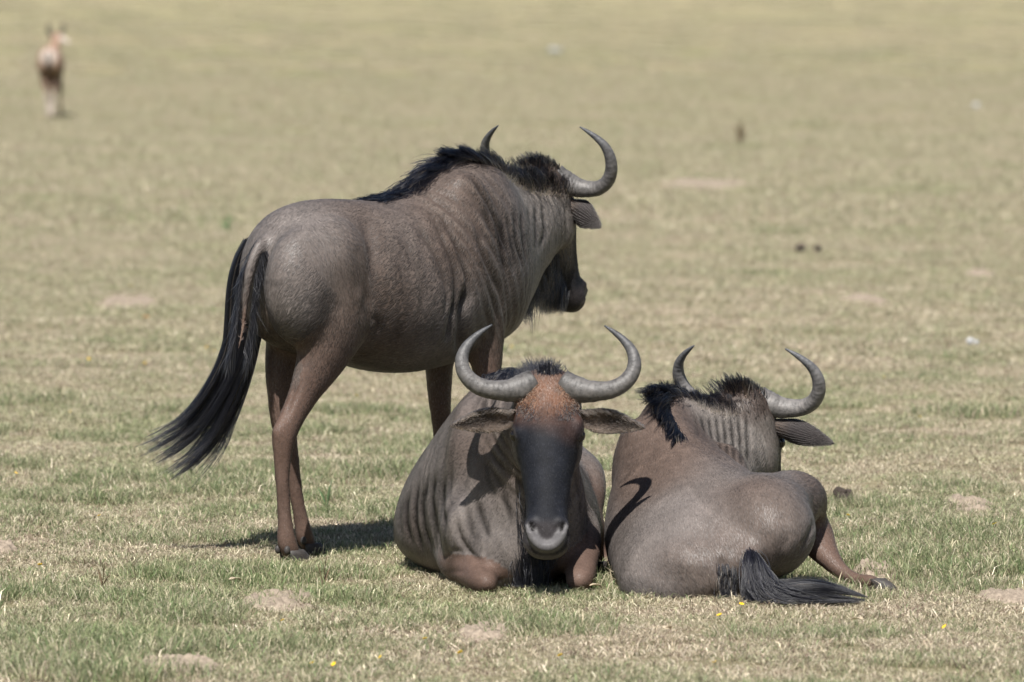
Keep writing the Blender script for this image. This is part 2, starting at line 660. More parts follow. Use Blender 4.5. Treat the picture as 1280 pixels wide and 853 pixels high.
    def crest(s, name, i0, i1, n, fn, lat=0.03, r0=0.0009, k=6, parent=None, sink=0.012):
        """standing hair along the topline between trunk stations i0..i1 (float station numbers)"""
        q = s.r.uniform(0, 1, n)
        si = i0 + (i1 - i0) * q
        x = np.interp(si, np.arange(len(s.tr_X)), s.tr_X)
        idx = x / s.tr_xs[-1] * (len(s.tr_xs) - 1)

        def at(A):
            return np.stack([np.interp(idx, np.arange(len(A)), A[:, c]) for c in range(3)], -1)
        T, B, L = at(s.tr_T), at(s.tr_B), at(s.tr_L)
        D = nrm(at(nrm(np.gradient(s.tr_T, axis=0))))
        up = nrm(T - B)
        lo = s.r.normal(0, 1, n) * lat
        w = np.interp(idx, np.arange(len(s.tr_w)), s.tr_w)
        P = T + L * lo[:, None] - up * (sink + 0.45 * (lo**2 / np.maximum(w, 0.05)))[:, None]
        return P, D, up, L, q, lo


def strand(P, d0, d1, L, r, k=6, wob=0.012, clump=None):
    """curved hairs: start direction d0 bending to d1, length L"""
    n = len(P)
    t = np.linspace(0, 1, k)
    pts = [P]
    cur = P
    w = r.normal(0, 1, (n, 3)) * wob
    for i in range(1, k):
        d = nrm(d0 * (1 - t[i]) + d1 * t[i] + w * t[i] * 8)
        cur = cur + d * (L / (k - 1))[:, None]
        pts.append(cur)
    return np.stack(pts, 1)


def clumped(P, r, nclump, amt=0.7):
    """pull tips of nearby hairs together"""
    n = len(P)
    c = r.integers(0, n, nclump)
    d = np.linalg.norm(P[:, None, 0] - P[None, c, 0], axis=-1)
    j = c[d.argmin(1)]
    t = np.linspace(0, 1, P.shape[1])[None, :, None] ** 1.3
    off = P[:, :1] - P[j][:, :1]
    return P + ((P[j] + off * (1 - t)) - P) * t * amt


def fan(guides, n, spread, r, k=9, clump=0.0, jitter=0.0):
    """hair sheet between neighbouring guide paths; guides (g, m, 3)"""
    g = len(guides)
    GD = []
    for p in guides:
        p = np.asarray(p, float)
        X = np.concatenate([[0], np.cumsum(np.linalg.norm(np.diff(p, axis=0), axis=1))])
        GD.append(hermite(p, X / X[-1], np.linspace(0, 1, k)))
    GD = np.array(GD)
    a = r.uniform(0, g - 1 - 1e-6, n)
    if clump:
        nc = int(clump)
        cen = np.sort(r.uniform(0, g - 1 - 1e-6, nc))
        j = np.abs(a[:, None] - cen[None]).argmin(1)
        acl = cen[j]
    else:
        acl = a
    t = np.linspace(0, 1, k)
    aa = a[:, None] + (acl - a)[:, None] * (t[None] ** 1.2) * (0.96 if clump else 0)
    aa = np.clip(aa, 0, g - 1 - 1e-6)
    i = aa.astype(int)
    f = (aa - i)[..., None]
    kk = np.arange(k)[None].repeat(n, 0)
    P = GD[i, kk] * (1 - f) + GD[i + 1, kk] * f
    o = r.normal(0, 1, (n, 3))
    if clump:
        oc = r.normal(0, 1, (nc, 3))
        o2 = oc[j]
    else:
        o2 = o
    sp = np.interp(t, np.linspace(0, 1, len(spread)), spread)
    P = P + (o[:, None] * (1 - t[None, :, None] * 0.93) + o2[:, None] * t[None, :, None] * 0.93) * sp[None, :, None]
    # uneven lengths
    cut = r.uniform(0.72, 1.03, n)
    tt = np.clip(t[None] * cut[:, None], 0, 1) * (k - 1)
    ii = np.clip(tt.astype(int), 0, k - 2)
    ff = (tt - ii)[..., None]
    ar = np.arange(n)[:, None]
    P = P[ar, ii] * (1 - ff) + P[ar, ii + 1] * ff
    return P


TAPER6 = np.array([1, 1, 0.9, 0.7, 0.45, 0.12])


def taper(k):
    t = np.linspace(0, 1, k)
    return np.clip(1.0 - t**2 * 0.9, 0.1, 1)


BLACK = np.array([0.0045, 0.0045, 0.0065])


def dark_cols(r, n, tan=0.0):
    c = BLACK * r.lognormal(0, 0.35, n)[:, None]
    tn = np.array([0.20, 0.14, 0.09]) * r.uniform(0.6, 1.3, n)[:, None]
    return np.where((r.random(n) < tan)[:, None], tn, c)


# ------- horns, ears, eyes
def add_horns(b, droop=0.0, tint=1.0, twist=(0, 0), scale=1.0):
    H = b.H
    for sg, tw in ((1, twist[0]), (-1, twist[1])):
        Q = HORN.copy()
        X = np.concatenate([[0], np.cumsum(np.linalg.norm(np.diff(Q[:, :3], axis=0), axis=1))])
        Q[:, 1] += droop * np.sin(np.clip(X / X[-1] / 0.7, 0, 1) * math.pi)
        Q[:, 1] += tw * X / X[-1]
        Q[:, :3] *= scale
        xs = np.linspace(0, X[-1], 70)
        q = hermite(Q, X, xs)
        P = H.P(sg * q[:, 0], q[:, 1], q[:, 2])
        rr = q[:, 3] * H.k * (1 + 0.016 * np.sin(xs * 300 + 2.5 * np.sin(xs * 47 + sg + b.r.uniform(0, 6))) * np.clip(1.1 - xs / 0.28, 0, 1))
        n = 24
        R = tube_rings(P, rr * 1.02, rr * 0.96, H.n, n)
        nz = (vnoise(R.reshape(-1, 3) + 3, 60).reshape(len(P), n, 1) - 0.5) * 0.10 * np.clip(1.2 - xs / 0.3, 0.15, 1)[:, None, None]
        R = P[:, None] + (R - P[:, None]) * (1 + nz)
        s = Shell()
        s.rings(R)
        me = s.mesh('horn')
        al = np.concatenate([np.repeat(xs, n), [xs[0], xs[-1]]])
        set_attr(me, 'along', 'FLOAT', 'POINT', al)
        f = al / X[-1]
        base = np.array([0.125, 0.118, 0.114]) * tint
        tip = np.array([0.070, 0.073, 0.080]) * tint
        c = base + (tip - base) * sstep(0.45, 1.0, f)[:, None]
        c = c * (1 - 0.35 * sstep(0.12, 0.0, f))[:, None]
        set_attr(me, 'col', 'FLOAT_COLOR', 'POINT', np.concatenate([c, np.ones((len(c), 1))], 1))
        mesh_obj('horn', me, M_HORN, b.root)


def add_ears(b, angL=(1, 0.16, -0.25), angR=(1, 0.16, -0.25), length=0.205, width=0.043, openv=(0, 0.25, 1.0), twistR=None, base_u=0.095, droop=0.04):
    """ear = cupped leaf with thickness; ang = direction in (l,u,n), openv = way the cup opens"""
    H = b.H
    for sg, ang in ((1, angL), (-1, angR)):
        ov = twistR if (sg < 0 and twistR is not None) else openv
        ax = nrm(sg * ang[0] * H.l + ang[1] * H.u + ang[2] * H.n)
        op = sg * ov[0] * H.l + ov[1] * H.u + ov[2] * H.n
        op = nrm(op - np.dot(op, ax) * ax)
        sd = np.cross(ax, op)
        base = H.P(sg * 0.088, base_u, -0.062)
        nu, nv = 26, 13
        u = np.linspace(0, 1, nu)
        wd = width * np.interp(u, [0, 0.12, 0.3, 0.48, 0.66, 0.82, 0.93, 1.0], [0.52, 0.70, 0.97, 0.96, 0.74, 0.44, 0.18, 0.02]) * H.k
        v = np.linspace(-1, 1, nv)
        cup = np.interp(u, [0, 0.2, 0.5, 0.9, 1], [1.7, 1.25, 0.62, 0.34, 0.3])
        L = length * H.k
        dro = -droop * u**2 * L

        def surf(off):
            a = v[None] * cup[:, None] * 1.25
            x = np.sin(a) / np.maximum(np.sin(np.minimum(cup * 1.25, 1.57)), 0.3)[:, None] * wd[:, None]
            y = (1 - np.cos(a)) * wd[:, None] * 0.85
            return (base + ax * (u * L)[:, None, None] + sd * x[..., None] + op * (y[..., None] + off[..., None])
                    + np.array([0, 0, 1.0]) * dro[:, None, None])
        th = 0.010 * np.interp(u, [0, 0.5, 1], [1.6, 0.7, 0.25])[:, None] * np.sqrt(np.clip(1 - np.abs(v[None])**3, 0.02, 1))
        outer = surf(-th / 2)
        inner = surf(th / 2)
        R = np.concatenate([outer, inner[:, ::-1]], 1)
        s = Shell()
        s.rings(R)
        me = s.mesh('ear')
        dark = np.array([0.030, 0.026, 0.026])
        pale = np.array([0.085, 0.066, 0.054])
        co = np.tile(dark * 1.0, (nu, nv, 1))
        co = co + (np.array([0.10, 0.075, 0.06]) - co) * (sstep(0.35, 0.0, u) * 0.8)[:, None, None]
        ci = np.tile(pale, (nu, nv, 1))
        cen = (1 - np.abs(v)**1.5)[None] * sstep(0.25, 0.6, u)[:, None] * 0.9
        ci = ci + (np.array([0.03, 0.024, 0.022]) - ci) * cen[..., None]
        edge = sstep(0.82, 1.0, np.abs(v))[None, :, None]
        ci = ci + (dark - ci) * edge * 0.6
        c = np.concatenate([co, ci[:, ::-1]], 1).reshape(-1, 3)
        c = np.concatenate([c, c[:1], c[-1:]])
        set_attr(me, 'col', 'FLOAT_COLOR', 'POINT', np.concatenate([c, np.ones((len(c), 1))], 1))
        set_attr(me, 'gloss', 'FLOAT', 'POINT', np.full(len(c), 0.2))
        ear = mesh_obj('ear', me, M_SKIN, b.root)
        # pale hairs growing out of the cup, dark short hair outside
        n = 1500
        iu = b.r.integers(1, nu - 2, n)
        iv = b.r.integers(0, nv, n)
        P = inner[iu, iv] + b.r.normal(0, 0.002, (n, 3))
        uu, vv = u[iu], v[iv]
        d = nrm(ax * 0.9 + op * 0.55 - sd * vv[:, None] * 0.8 + b.r.normal(0, 0.2, (n, 3)))
        Ls = b.r.uniform(0.010, 0.030, n) * np.where(np.abs(vv) > 0.5, 1.0, 0.45) * (1 - 0.5 * uu)
        S = strand(P, d, nrm(d + ax * 0.8), Ls, b.r, 4)
        cc = np.array([0.13, 0.10, 0.08]) * b.r.uniform(0.5, 1.2, n)[:, None]
        cc = np.where((np.abs(vv) < 0.45)[:, None] & (uu > 0.3)[:, None], cc * 0.25, cc)
        P2 = outer[iu, iv]
        S2 = strand(P2, nrm(ax - op * 0.35 + b.r.normal(0, 0.15, (n, 3))), np.tile(ax, (n, 1)), np.full(n, 0.010), b.r, 4)
        c2 = np.array([0.04, 0.034, 0.032]) * b.r.uniform(0.5, 1.6, n)[:, None]
        hair_obj('ear_hair', np.concatenate([S, S2]), np.array([0.0006, 0.0006, 0.0004, 0.0001]), np.concatenate([cc, c2]), M_EARH, ear)


def add_eyes(b):
    H = b.H
    for sg in (1, -1):
        s = Shell()
        s.ellipsoid(H.P(sg * 0.098, 0.170, -0.046), np.array([H.l * 0.018, H.u * 0.021, H.n * 0.018]) * H.k)
        mesh_obj('eye', s.mesh('eye'), M_EYE, b.root)


def add_hoof(b, P, fwd, r=0.036, h=0.05):
    """two-toed hoof: each claw a rounded wedge"""
    fwd = nrm(fwd)
    up = np.array([0, 0, 1.0])
    sd = np.cross(up, fwd)
    s = Shell()
    for sg in (-1, 1):
        rings = []
        for z, k, sh in ((0.0, 1.12, 0.018), (0.3, 1.08, 0.012), (0.7, 0.95, 0.003), (1.0, 0.80, -0.006)):
            a = np.arange(14) / 14 * 2 * math.pi
            x = np.cos(a) * r * 1.25 * k
            x = np.where(x > 0, x * (1.25 - 0.35 * z), x)
            y = np.sin(a) * r * 0.52 * k * np.where(np.cos(a) > 0, 1 - 0.45 * np.cos(a)**2, 1)
            rings.append(P + fwd * (x + sh)[:, None] + sd * (y + sg * r * 0.53)[:, None] + up * (z * h))
        s.rings(np.array(rings))
    mesh_obj('hoof', s.mesh('hoof'), M_HOOF, b.root)


def add_dewclaws(b, P, back):
    back = nrm(back)
    sd = np.cross(np.array([0, 0, 1.0]), back)
    for sg in (-1, 1):
        s = Shell()
        s.ellipsoid(P + back * 0.030 + sd * sg * 0.020, np.array([back * 0.011, sd * 0.009, np.array([0, 0, 0.014])]))
        mesh_obj('dewclaw', s.mesh('dewclaw'), M_HOOF, b.root)


# ------- coat colours (natural markings, plus shade darkened into skin creases)
GREY = np.array([0.126, 0.109, 0.101])
BROWN = np.array([0.088, 0.066, 0.055])
LEG = np.array([0.098, 0.060, 0.045])
RUST = np.array([0.112, 0.051, 0.028])
FACE = np.array([0.011, 0.012, 0.016])
NOSE = np.array([0.100, 0.095, 0.097])


def make_paint(neck0, stripes=(), rib=None, brown_at=None, rust=1.0, brown=0.35, hairlen=0.015, ctr=None):
    """neck0: trunk parameter (m) where neck stripes begin; stripes: (start, end, spacing, colour amt, relief)"""
    def paint(b, I):
        V, N, names, t, hl = I['V'], I['N'], I['names'], I['t'], I['hl']
        nv = I['nv']
        n1, n2, n3 = vnoise(V + 31, 3.5), vnoise(V + 7, 11), vnoise(V + 3, 34)
        n4 = vnoise(V * [1, 1, 0.5] + 13, 70)
        col = GREY[None] * (0.82 + 0.36 * n2[:, None]) * (0.90 + 0.20 * n3[:, None]) * (0.88 + 0.24 * n4[:, None])
        col = col + (BROWN[None] * (0.8 + 0.4 * n3[:, None]) - col) * sstep(0.35, 0.75, n1 * 0.7 + brown * 0.6)[:, None]
        disp = (n2 - 0.5) * 0.003
        length = np.full(nv, hairlen)
        gloss = np.full(nv, 0.55)
        tr = names == 'trunk'
        tt = t.copy()
        # continuous axial coordinate of the nearest trunk section for every vertex near the trunk
        Ct = b.cc[0]
        Tp = b.tr_T
        hgt = np.zeros(nv)
        ax = np.zeros(nv)
        for q in range(0, nv, 8000):
            d = np.linalg.norm(V[q:q + 8000, None] - Ct[None], axis=-1)
            j = d.argmin(1)
            j0, j1 = np.clip(j - 1, 0, len(Ct) - 1), np.clip(j + 1, 0, len(Ct) - 1)
            tg = nrm(Ct[j1] - Ct[j0])
            ax[q:q + 8000] = b.tr_xs[j] + ((V[q:q + 8000] - Ct[j]) * tg).sum(-1)
            up = b.tr_T[j] - b.tr_B[j]
            hgt[q:q + 8000] = ((V[q:q + 8000] - b.tr_B[j]) * up).sum(-1) / (up * up).sum(-1)
        isleg = np.char.startswith(names.astype(str), 'leg')
        legdown = np.where(isleg, t, 0)
        body = (~isleg & (names != 'head')) | (isleg & (t < 0.28))
        for (s0, s1, sp, amt, relief, slant) in stripes:
            x = ax + slant * (hgt - 0.5) * 0.25 + (vnoise(V * [1, 1, 0.35] + 50, 9) - 0.5) * sp * 1.5
            mask = sstep(s0 - 0.05, s0 + 0.05, ax) * sstep(s1 + 0.05, s1 - 0.05, ax) * sstep(0.02, 0.25, hgt) * sstep(1.0, 0.86, hgt) * body
            w = np.sin(x / sp * 2 * math.pi)
            brk = sstep(0.25, 0.6, vnoise(V * [1, 1, 0.3] + 90, 14))
            dk = sstep(0.15, 0.95, w) * brk
            lt = sstep(0.2, 0.95, -w) * brk
            col = col * (1 - amt * mask * dk * 0.75)[:, None]
            col = col + (np.array([0.27, 0.235, 0.205]) - col) * (amt * 0.45 * mask * lt)[:, None]
            disp = disp - relief * mask * w * (0.5 + 0.5 * brk)
        # pale grey neck
        if neck0 > 0:
            nm = sstep(neck0, neck0 + 0.12, ax) * body * sstep(0.0, 0.2, hgt)
            col = col + (np.array([0.185, 0.165, 0.150]) * (0.7 + 0.6 * n3[:, None]) - col) * (nm * 0.75)[:, None]
        # legs
        lm = sstep(0.12, 0.5, legdown)[:, None]
        col = col + (LEG * (0.75 + 0.5 * n2[:, None]) - col) * lm * 0.85
        length = np.where(isleg, hairlen * (1 - 0.55 * sstep(0.2, 0.6, t)), length)
        gloss = np.where(isleg, 0.4, gloss)
        # belly a little darker brown
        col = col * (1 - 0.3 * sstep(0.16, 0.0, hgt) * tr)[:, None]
        # dorsal dark line
        # head
        l, u, n = hl[:, 0], hl[:, 1], hl[:, 2]
        nearh = (names == 'head') | (~isleg & (u > -0.06) & (u < 0.6) & (np.abs(l) < 0.14) & (n > -0.11) & (n < 0.08))
        hh = nearh * sstep(-0.08, 0.02, u)
        cheek = np.array([0.125, 0.110, 0.100]) * (0.6 + 0.7 * n2[:, None])
        col = col + (cheek - col) * (hh * 0.7 * sstep(0.0, 0.08, u))[:, None]
        nn = n + (vnoise(V + 11, 22) - 0.5) * 0.05
        fm = hh * sstep(-0.085, -0.045, nn + 0.02 * sstep(0.25, 0.4, u)) * sstep(0.02, 0.09, u)
        fm = np.maximum(fm, hh * sstep(0.30, 0.40, u) * 0.92)
        col = col + (FACE * (0.7 + 0.6 * n3[:, None]) - col) * fm[:, None]
        fr = hh * (0.55 + 0.45 * vnoise(V + 5, 45)) * sstep(0.205, 0.070, u + (n2 - 0.5) * 0.10 + np.abs(l) * 0.25) * sstep(-0.085, -0.045, nn) * rust
        col = col + (RUST * (0.7 + 0.6 * n3[:, None]) - col) * fr[:, None]
        pl_ = (names == 'head') * sstep(0.075, 0.03, u + (n2 - 0.5) * 0.05) * sstep(-0.17, -0.10, n)
        col = col + (np.array([0.042, 0.030, 0.025]) * (0.6 + 0.8 * n3[:, None]) - col) * (pl_ * 0.85 * (1 - fr))[:, None]
        for sg in (-1, 1):
            de = np.sqrt((l - sg * 0.098) ** 2 + (u - 0.170) ** 2 * 0.8 + (n + 0.046) ** 2)
            ring = sstep(0.018, 0.023, de) * sstep(0.036, 0.028, de) * nearh
            col = col + (np.array([0.052, 0.046, 0.044]) - col) * (ring * 0.8)[:, None]
            disp = disp + 0.004 * ring
        # nose
        dU = np.min(np.linalg.norm(V[:, None] - b.noseU[None, ::2], axis=-1), 1) if nv < 4000 else np.full(nv, 1.0)
        if nv >= 4000:
            sel = np.where(nearh & (u > 0.40))[0]
            dU[sel] = np.linalg.norm(V[sel, None] - b.noseU[None], axis=-1).min(1)
            dL = np.full(nv, 1.0)
            dL[sel] = np.linalg.norm(V[sel, None] - b.lipU[None], axis=-1).min(1)
        k = b.H.k
        rim = nearh & (u > 0.43)
        rm = rim * sstep(0.43, 0.47, u)
        col = col + (np.array([0.032, 0.028, 0.029]) * (0.7 + 0.6 * n3[:, None]) - col) * (rm * 0.85)[:, None]
        nu_ = sstep(0.026 * k, 0.019 * k, dU) * (n > -0.045)
        col = col + (NOSE * (0.85 + 0.3 * n3[:, None]) - col) * nu_[:, None]
        lp = sstep(0.022 * k, 0.017 * k, dL) * (1 - nu_)
        col = col + (np.array([0.105, 0.092, 0.084]) - col) * (lp * 0.7)[:, None]
        # groove between nose pad and lip, nostril slits
        gr = sstep(0.010, 0.003, np.abs(dU - 0.0225 * k)) * sstep(0.45, 0.50, u)
        disp = disp - 0.0025 * gr * nearh
        for sg in (-1, 1):
            q = ((l - sg * (0.044 - 0.55 * (u - 0.468))) / 0.010) ** 2 + ((u - 0.464) / 0.017) ** 2
            ns = sstep(1.6, 0.5, q) * nearh * (n > -0.05)
            disp = disp - 0.018 * ns
            col = col + (np.array([0.006, 0.005, 0.005]) - col) * sstep(1.1, 0.6, q)[:, None] * (nearh * (n > -0.05))[:, None]
        ba = np.where(nearh, np.maximum(nu_, lp), 0)
        length = np.where(ba > 0.3, 0.0, length)
        length = np.where(nearh & (u > 0.1), np.minimum(length, 0.009) * (1 - 0.4 * sstep(0.3, 0.5, u)), length)
        length = np.where(ba > 0.3, 0.0, length)
        gloss = np.where(ba > 0.3, 0.7, gloss)
        if ctr is not None:
            col, disp, length, gloss = ctr(b, I, dict(ax=ax, hgt=hgt, n1=n1, n2=n2, n3=n3, isleg=isleg, legdown=legdown, nearh=nearh), col, disp, length, gloss)
        return np.clip(col, 0.004, 0.9), disp, length, gloss
    return paint


def marks(V, N, col, disp, rows, sel):
    """rows: (photo polyline, width px, depth m (+ = groove), colour factor); only on the side that faces the photographer"""
    pp = to_px(V)
    face = (N * nrm(EYE - V)).sum(-1)
    wgt = sstep(0.0, 0.25, face) * sel
    for (pl, w, dep, cf) in rows:
        p = np.asarray(pl, float)
        X = np.concatenate([[0], np.cumsum(np.linalg.norm(np.diff(p, axis=0), axis=1))])
        p = hermite(p, X, np.linspace(0, X[-1], max(12, int(X[-1] / 3))))
        bb = (pp[:, 0] > p[:, 0].min() - 3 * w) & (pp[:, 0] < p[:, 0].max() + 3 * w) & (pp[:, 1] > p[:, 1].min() - 3 * w) & (pp[:, 1] < p[:, 1].max() + 3 * w) & (wgt > 0)
        ix = np.where(bb)[0]
        if not len(ix):
            continue
        d = np.linalg.norm(pp[ix, None] - p[None], axis=-1)
        j = d.argmin(1)
        end = np.minimum(j, len(p) - 1 - j) / (len(p) * 0.5)
        wv = w * (0.75 + 0.5 * vnoise(V[ix] + 77, 18))
        g = np.exp(-(d.min(1) / wv) ** 2) * np.clip(end * 2.5, 0.1, 1) * wgt[ix]
        disp[ix] -= dep * g
        col[ix] *= (1 - (1 - cf) * g)[:, None]  # brindle stripes, and crease shade darkened into the coat colour
    return col, disp


def R2(a):
    return np.array([math.sin(a), -math.cos(a), 0.0])


UP = np.array([0, 0, 1.0])


# ------------------------------------------------------------------ ground
def build_ground():
    def axis(lim, n, k):
        t = np.linspace(-1, 1, n)
        return np.sinh(t * k) / math.sinh(k) * lim
    xs = axis(1600, 161, 7.0)
    ty = np.linspace(0, 1, 261)
    ys = 12 + (np.exp(ty * 5.8) - 1) / (math.exp(5.8) - 1) * 3000
    ys = np.concatenate([np.linspace(-200, 11.5, 24), ys])
    Xg, Yg = np.meshgrid(xs, ys)
    fade = sstep(70, 30, Yg) * sstep(20, 8, np.abs(Xg))
    Z = ground_z(Xg, Yg) * fade - 0.004 * (1 - fade)
    V = np.stack([Xg, Yg, Z], -1).reshape(-1, 3)
    ny, nx = Xg.shape
    i, j = np.meshgrid(np.arange(ny - 1), np.arange(nx - 1), indexing='ij')
    a = i * nx + j
    F = np.stack([a, a + 1, a + nx + 1, a + nx], -1).reshape(-1, 4)
    me = bpy.data.meshes.new('ground')
    me.from_pydata(V.tolist(), [], F.tolist())
    m, t, out = new_mat('dry short turf')
    g = t.nodes.new('ShaderNodeNewGeometry')
    big = node(t, 'ShaderNodeTexNoise', Scale=0.22, Detail=4.0, Roughness=0.6)
    midn = node(t, 'ShaderNodeTexNoise', Scale=1.6, Detail=5.0, Roughness=0.65)
    fin = node(t, 'ShaderNodeTexNoise', Scale=26.0, Detail=6.0, Roughness=0.75)
    for n in (big, midn, fin):
        t.links.new(g.outputs['Position'], n.inputs['Vector'])
    c1 = ramp(t, big.outputs[0], [(0.30, (0.215, 0.205, 0.115)), (0.5, (0.285, 0.255, 0.155)), (0.68, (0.33, 0.28, 0.19))])
    c2 = ramp(t, midn.outputs[0], [(0.28, (0.16, 0.165, 0.085)), (0.48, (0.28, 0.25, 0.155)), (0.72, (0.38, 0.325, 0.23))])
    far = node(t, 'ShaderNodeTexNoise', Scale=0.035, Detail=5.0, Roughness=0.7)
    t.links.new(g.outputs['Position'], far.inputs['Vector'])
    c = mixc(t, c1, c2, 0.5)
    c = mixc(t, c, ramp(t, far.outputs[0], [(0.30, (0.78, 0.86, 0.66)), (0.5, (0.98, 0.97, 0.95)), (0.7, (1.12, 1.04, 1.02))]), 1.0, 'MULTIPLY')
    r3 = ramp(t, fin.outputs[0], [(0.25, 0.55), (0.5, 1.0), (0.8, 1.45)])
    c = mixc(t, c, r3, 1.0, 'MULTIPLY')
    p = node(t, 'ShaderNodeBsdfPrincipled', Roughness=0.95)
    p.inputs['Specular IOR Level'].default_value = 0.1
    t.links.new(c, p.inputs['Base Color'])
    b = node(t, 'ShaderNodeBump', Strength=0.8, Distance=0.05)
    t.links.new(fin.outputs[0], b.inputs['Height'])
    t.links.new(b.outputs[0], p.inputs['Normal'])
    t.links.new(p.outputs[0], out.inputs[0])
    o = mesh_obj('ground', me, m)
    o['kind'] = 'structure'


build_ground()


# ------------------------------------------------------------------ grass
def blade_mesh(name, n, size, hmin, hmax, wid, mixw, lean, seed, stems=0):
    """a square patch of grass blades; every blade a bent tapering strip"""
    r = np.random.default_rng(seed)
    P = r.uniform(-size / 2, size / 2, (n, 2)) * 1.12
    # blades stand in little tufts
    nt = max(4, n // 14)
    T = r.uniform(-size / 2, size / 2, (nt, 2)) * 1.1
    j = r.integers(0, nt, n)
    tu = r.random(n) < 0.55
    P = np.where(tu[:, None], T[j] + r.normal(0, 0.011, (n, 2)), P)
    hs = r.uniform(0.65, 1.3, nt)[j]
    h = r.uniform(hmin, hmax, n) * np.where(tu, hs, 0.8)
    ln = r.uniform(0.15, lean, n)
    az = r.uniform(0, 2 * math.pi, n)
    d = np.stack([np.cos(az), np.sin(az), np.zeros(n)], -1)
    fz = r.uniform(0, math.pi, n)
    sd = np.stack([np.cos(fz), np.sin(fz), np.zeros(n)], -1)
    w = wid * r.uniform(0.6, 1.4, n)
    base = np.concatenate([P, np.full((n, 1), -0.006)], 1)
    mid = base + UP * (h * 0.6)[:, None] + d * (h * ln * 0.35)[:, None]
    tip = base + UP * (h * np.maximum(1.0 - 0.28 * ln, 0.30))[:, None] + d * (h * ln * 1.0)[:, None]
    V = np.stack([base - sd * w[:, None] / 2, base + sd * w[:, None] / 2, mid + sd * w[:, None] * 0.42, mid - sd * w[:, None] * 0.42, tip], 1)
    k = np.arange(n)[:, None] * 5
    Fq = (k + np.array([0, 1, 2, 3])).tolist()
    Ft = (k + np.array([3, 2, 4])).tolist()
    me = bpy.data.meshes.new(name)
    me.from_pydata(V.reshape(-1, 3).tolist(), [], Fq + Ft)
    pal = np.array([(0.52, 0.465, 0.340), (0.42, 0.37, 0.265), (0.66, 0.60, 0.47), (0.225, 0.265, 0.14), (0.145, 0.195, 0.09), (0.22, 0.165, 0.13), (0.33, 0.335, 0.205)])
    ci = r.choice(len(pal), n, p=np.array(mixw) / sum(mixw))
    cj = r.choice(len(pal), nt, p=np.array(mixw) / sum(mixw))
    c = pal[np.where(tu & (r.random(n) < 0.6), cj[j], ci)] * r.lognormal(-0.06, 0.30, n)[:, None]
    cv = np.repeat(c[:, None], 5, 1)
    cv[:, 4] = cv[:, 4] * 0.8 + np.array([0.45, 0.38, 0.22]) * 0.2
    set_attr(me, 'col', 'FLOAT_COLOR', 'POINT', np.concatenate([cv.reshape(-1, 3), np.ones((n * 5, 1))], 1))
    return me


def mat_grass():
    m, t, out = new_mat('short dry grass blades')
    at = node(t, 'ShaderNodeAttribute', attribute_name='col')
    g = t.nodes.new('ShaderNodeNewGeometry')
    big = node(t, 'ShaderNodeTexNoise', Scale=0.45, Detail=4.0, Roughness=0.6)
    md = node(t, 'ShaderNodeTexNoise', Scale=3.2, Detail=4.0, Roughness=0.65)
    for n in (big, md):
        t.links.new(g.outputs['Position'], n.inputs['Vector'])
    hs = node(t, 'ShaderNodeMath', operation='ADD')
    t.links.new(big.outputs[0], hs.inputs[0])
    t.links.new(md.outputs[0], hs.inputs[1])
    tint = ramp(t, hs.outputs[0], [(0.0, (0.84, 0.90, 0.76)), (0.38, (0.90, 0.94, 0.83)), (0.5, (1.01, 0.99, 0.97)), (0.60, (1.08, 1.03, 1.05)), (1.0, (1.10, 1.03, 1.07))])
    hv = node(t, 'ShaderNodeMath', operation='MULTIPLY')
    hv.inputs[1].default_value = 0.5
    t.links.new(hs.outputs[0], hv.inputs[0])
    tint.node.inputs[0].links[0]
    t.links.new(hv.outputs[0], tint.node.inputs[0])
    c = mixc(t, at.outputs['Color'], tint, 1.0, 'MULTIPLY')
    p = node(t, 'ShaderNodeBsdfPrincipled', Roughness=0.55)
    p.inputs['Specular IOR Level'].default_value = 0.3
    t.links.new(c, p.inputs['Base Color'])
    tl = t.nodes.new('ShaderNodeBsdfTranslucent')
    t.links.new(c, tl.inputs['Color'])
    mx = t.nodes.new('ShaderNodeMixShader')
    mx.inputs[0].default_value = 0.30
    t.links.new(p.outputs[0], mx.inputs[1])
    t.links.new(tl.outputs[0], mx.inputs[2])
    t.links.new(mx.outputs[0], out.inputs[0])
    return m


MOUNDS = [  # photo px, radius x, radius y, height, label
    (345, 757, 0.125, 0.26, 0.016), (608, 795, 0.085, 0.22, 0.019), (222, 838, 0.12, 0.20, 0.014), (4, 690, 0.05, 0.14, 0.032), (1208, 636, 0.10, 0.36, 0.018),
    (1264, 749, 0.12, 0.26, 0.024), (1092, 715, 0.09, 0.20, 0.028), (880, 233, 0.42, 2.0, 0.030), (160, 380, 0.20, 0.9, 0.022), (1085, 375, 0.13, 0.7, 0.022), (1225, 344, 0.12, 0.7, 0.022)]


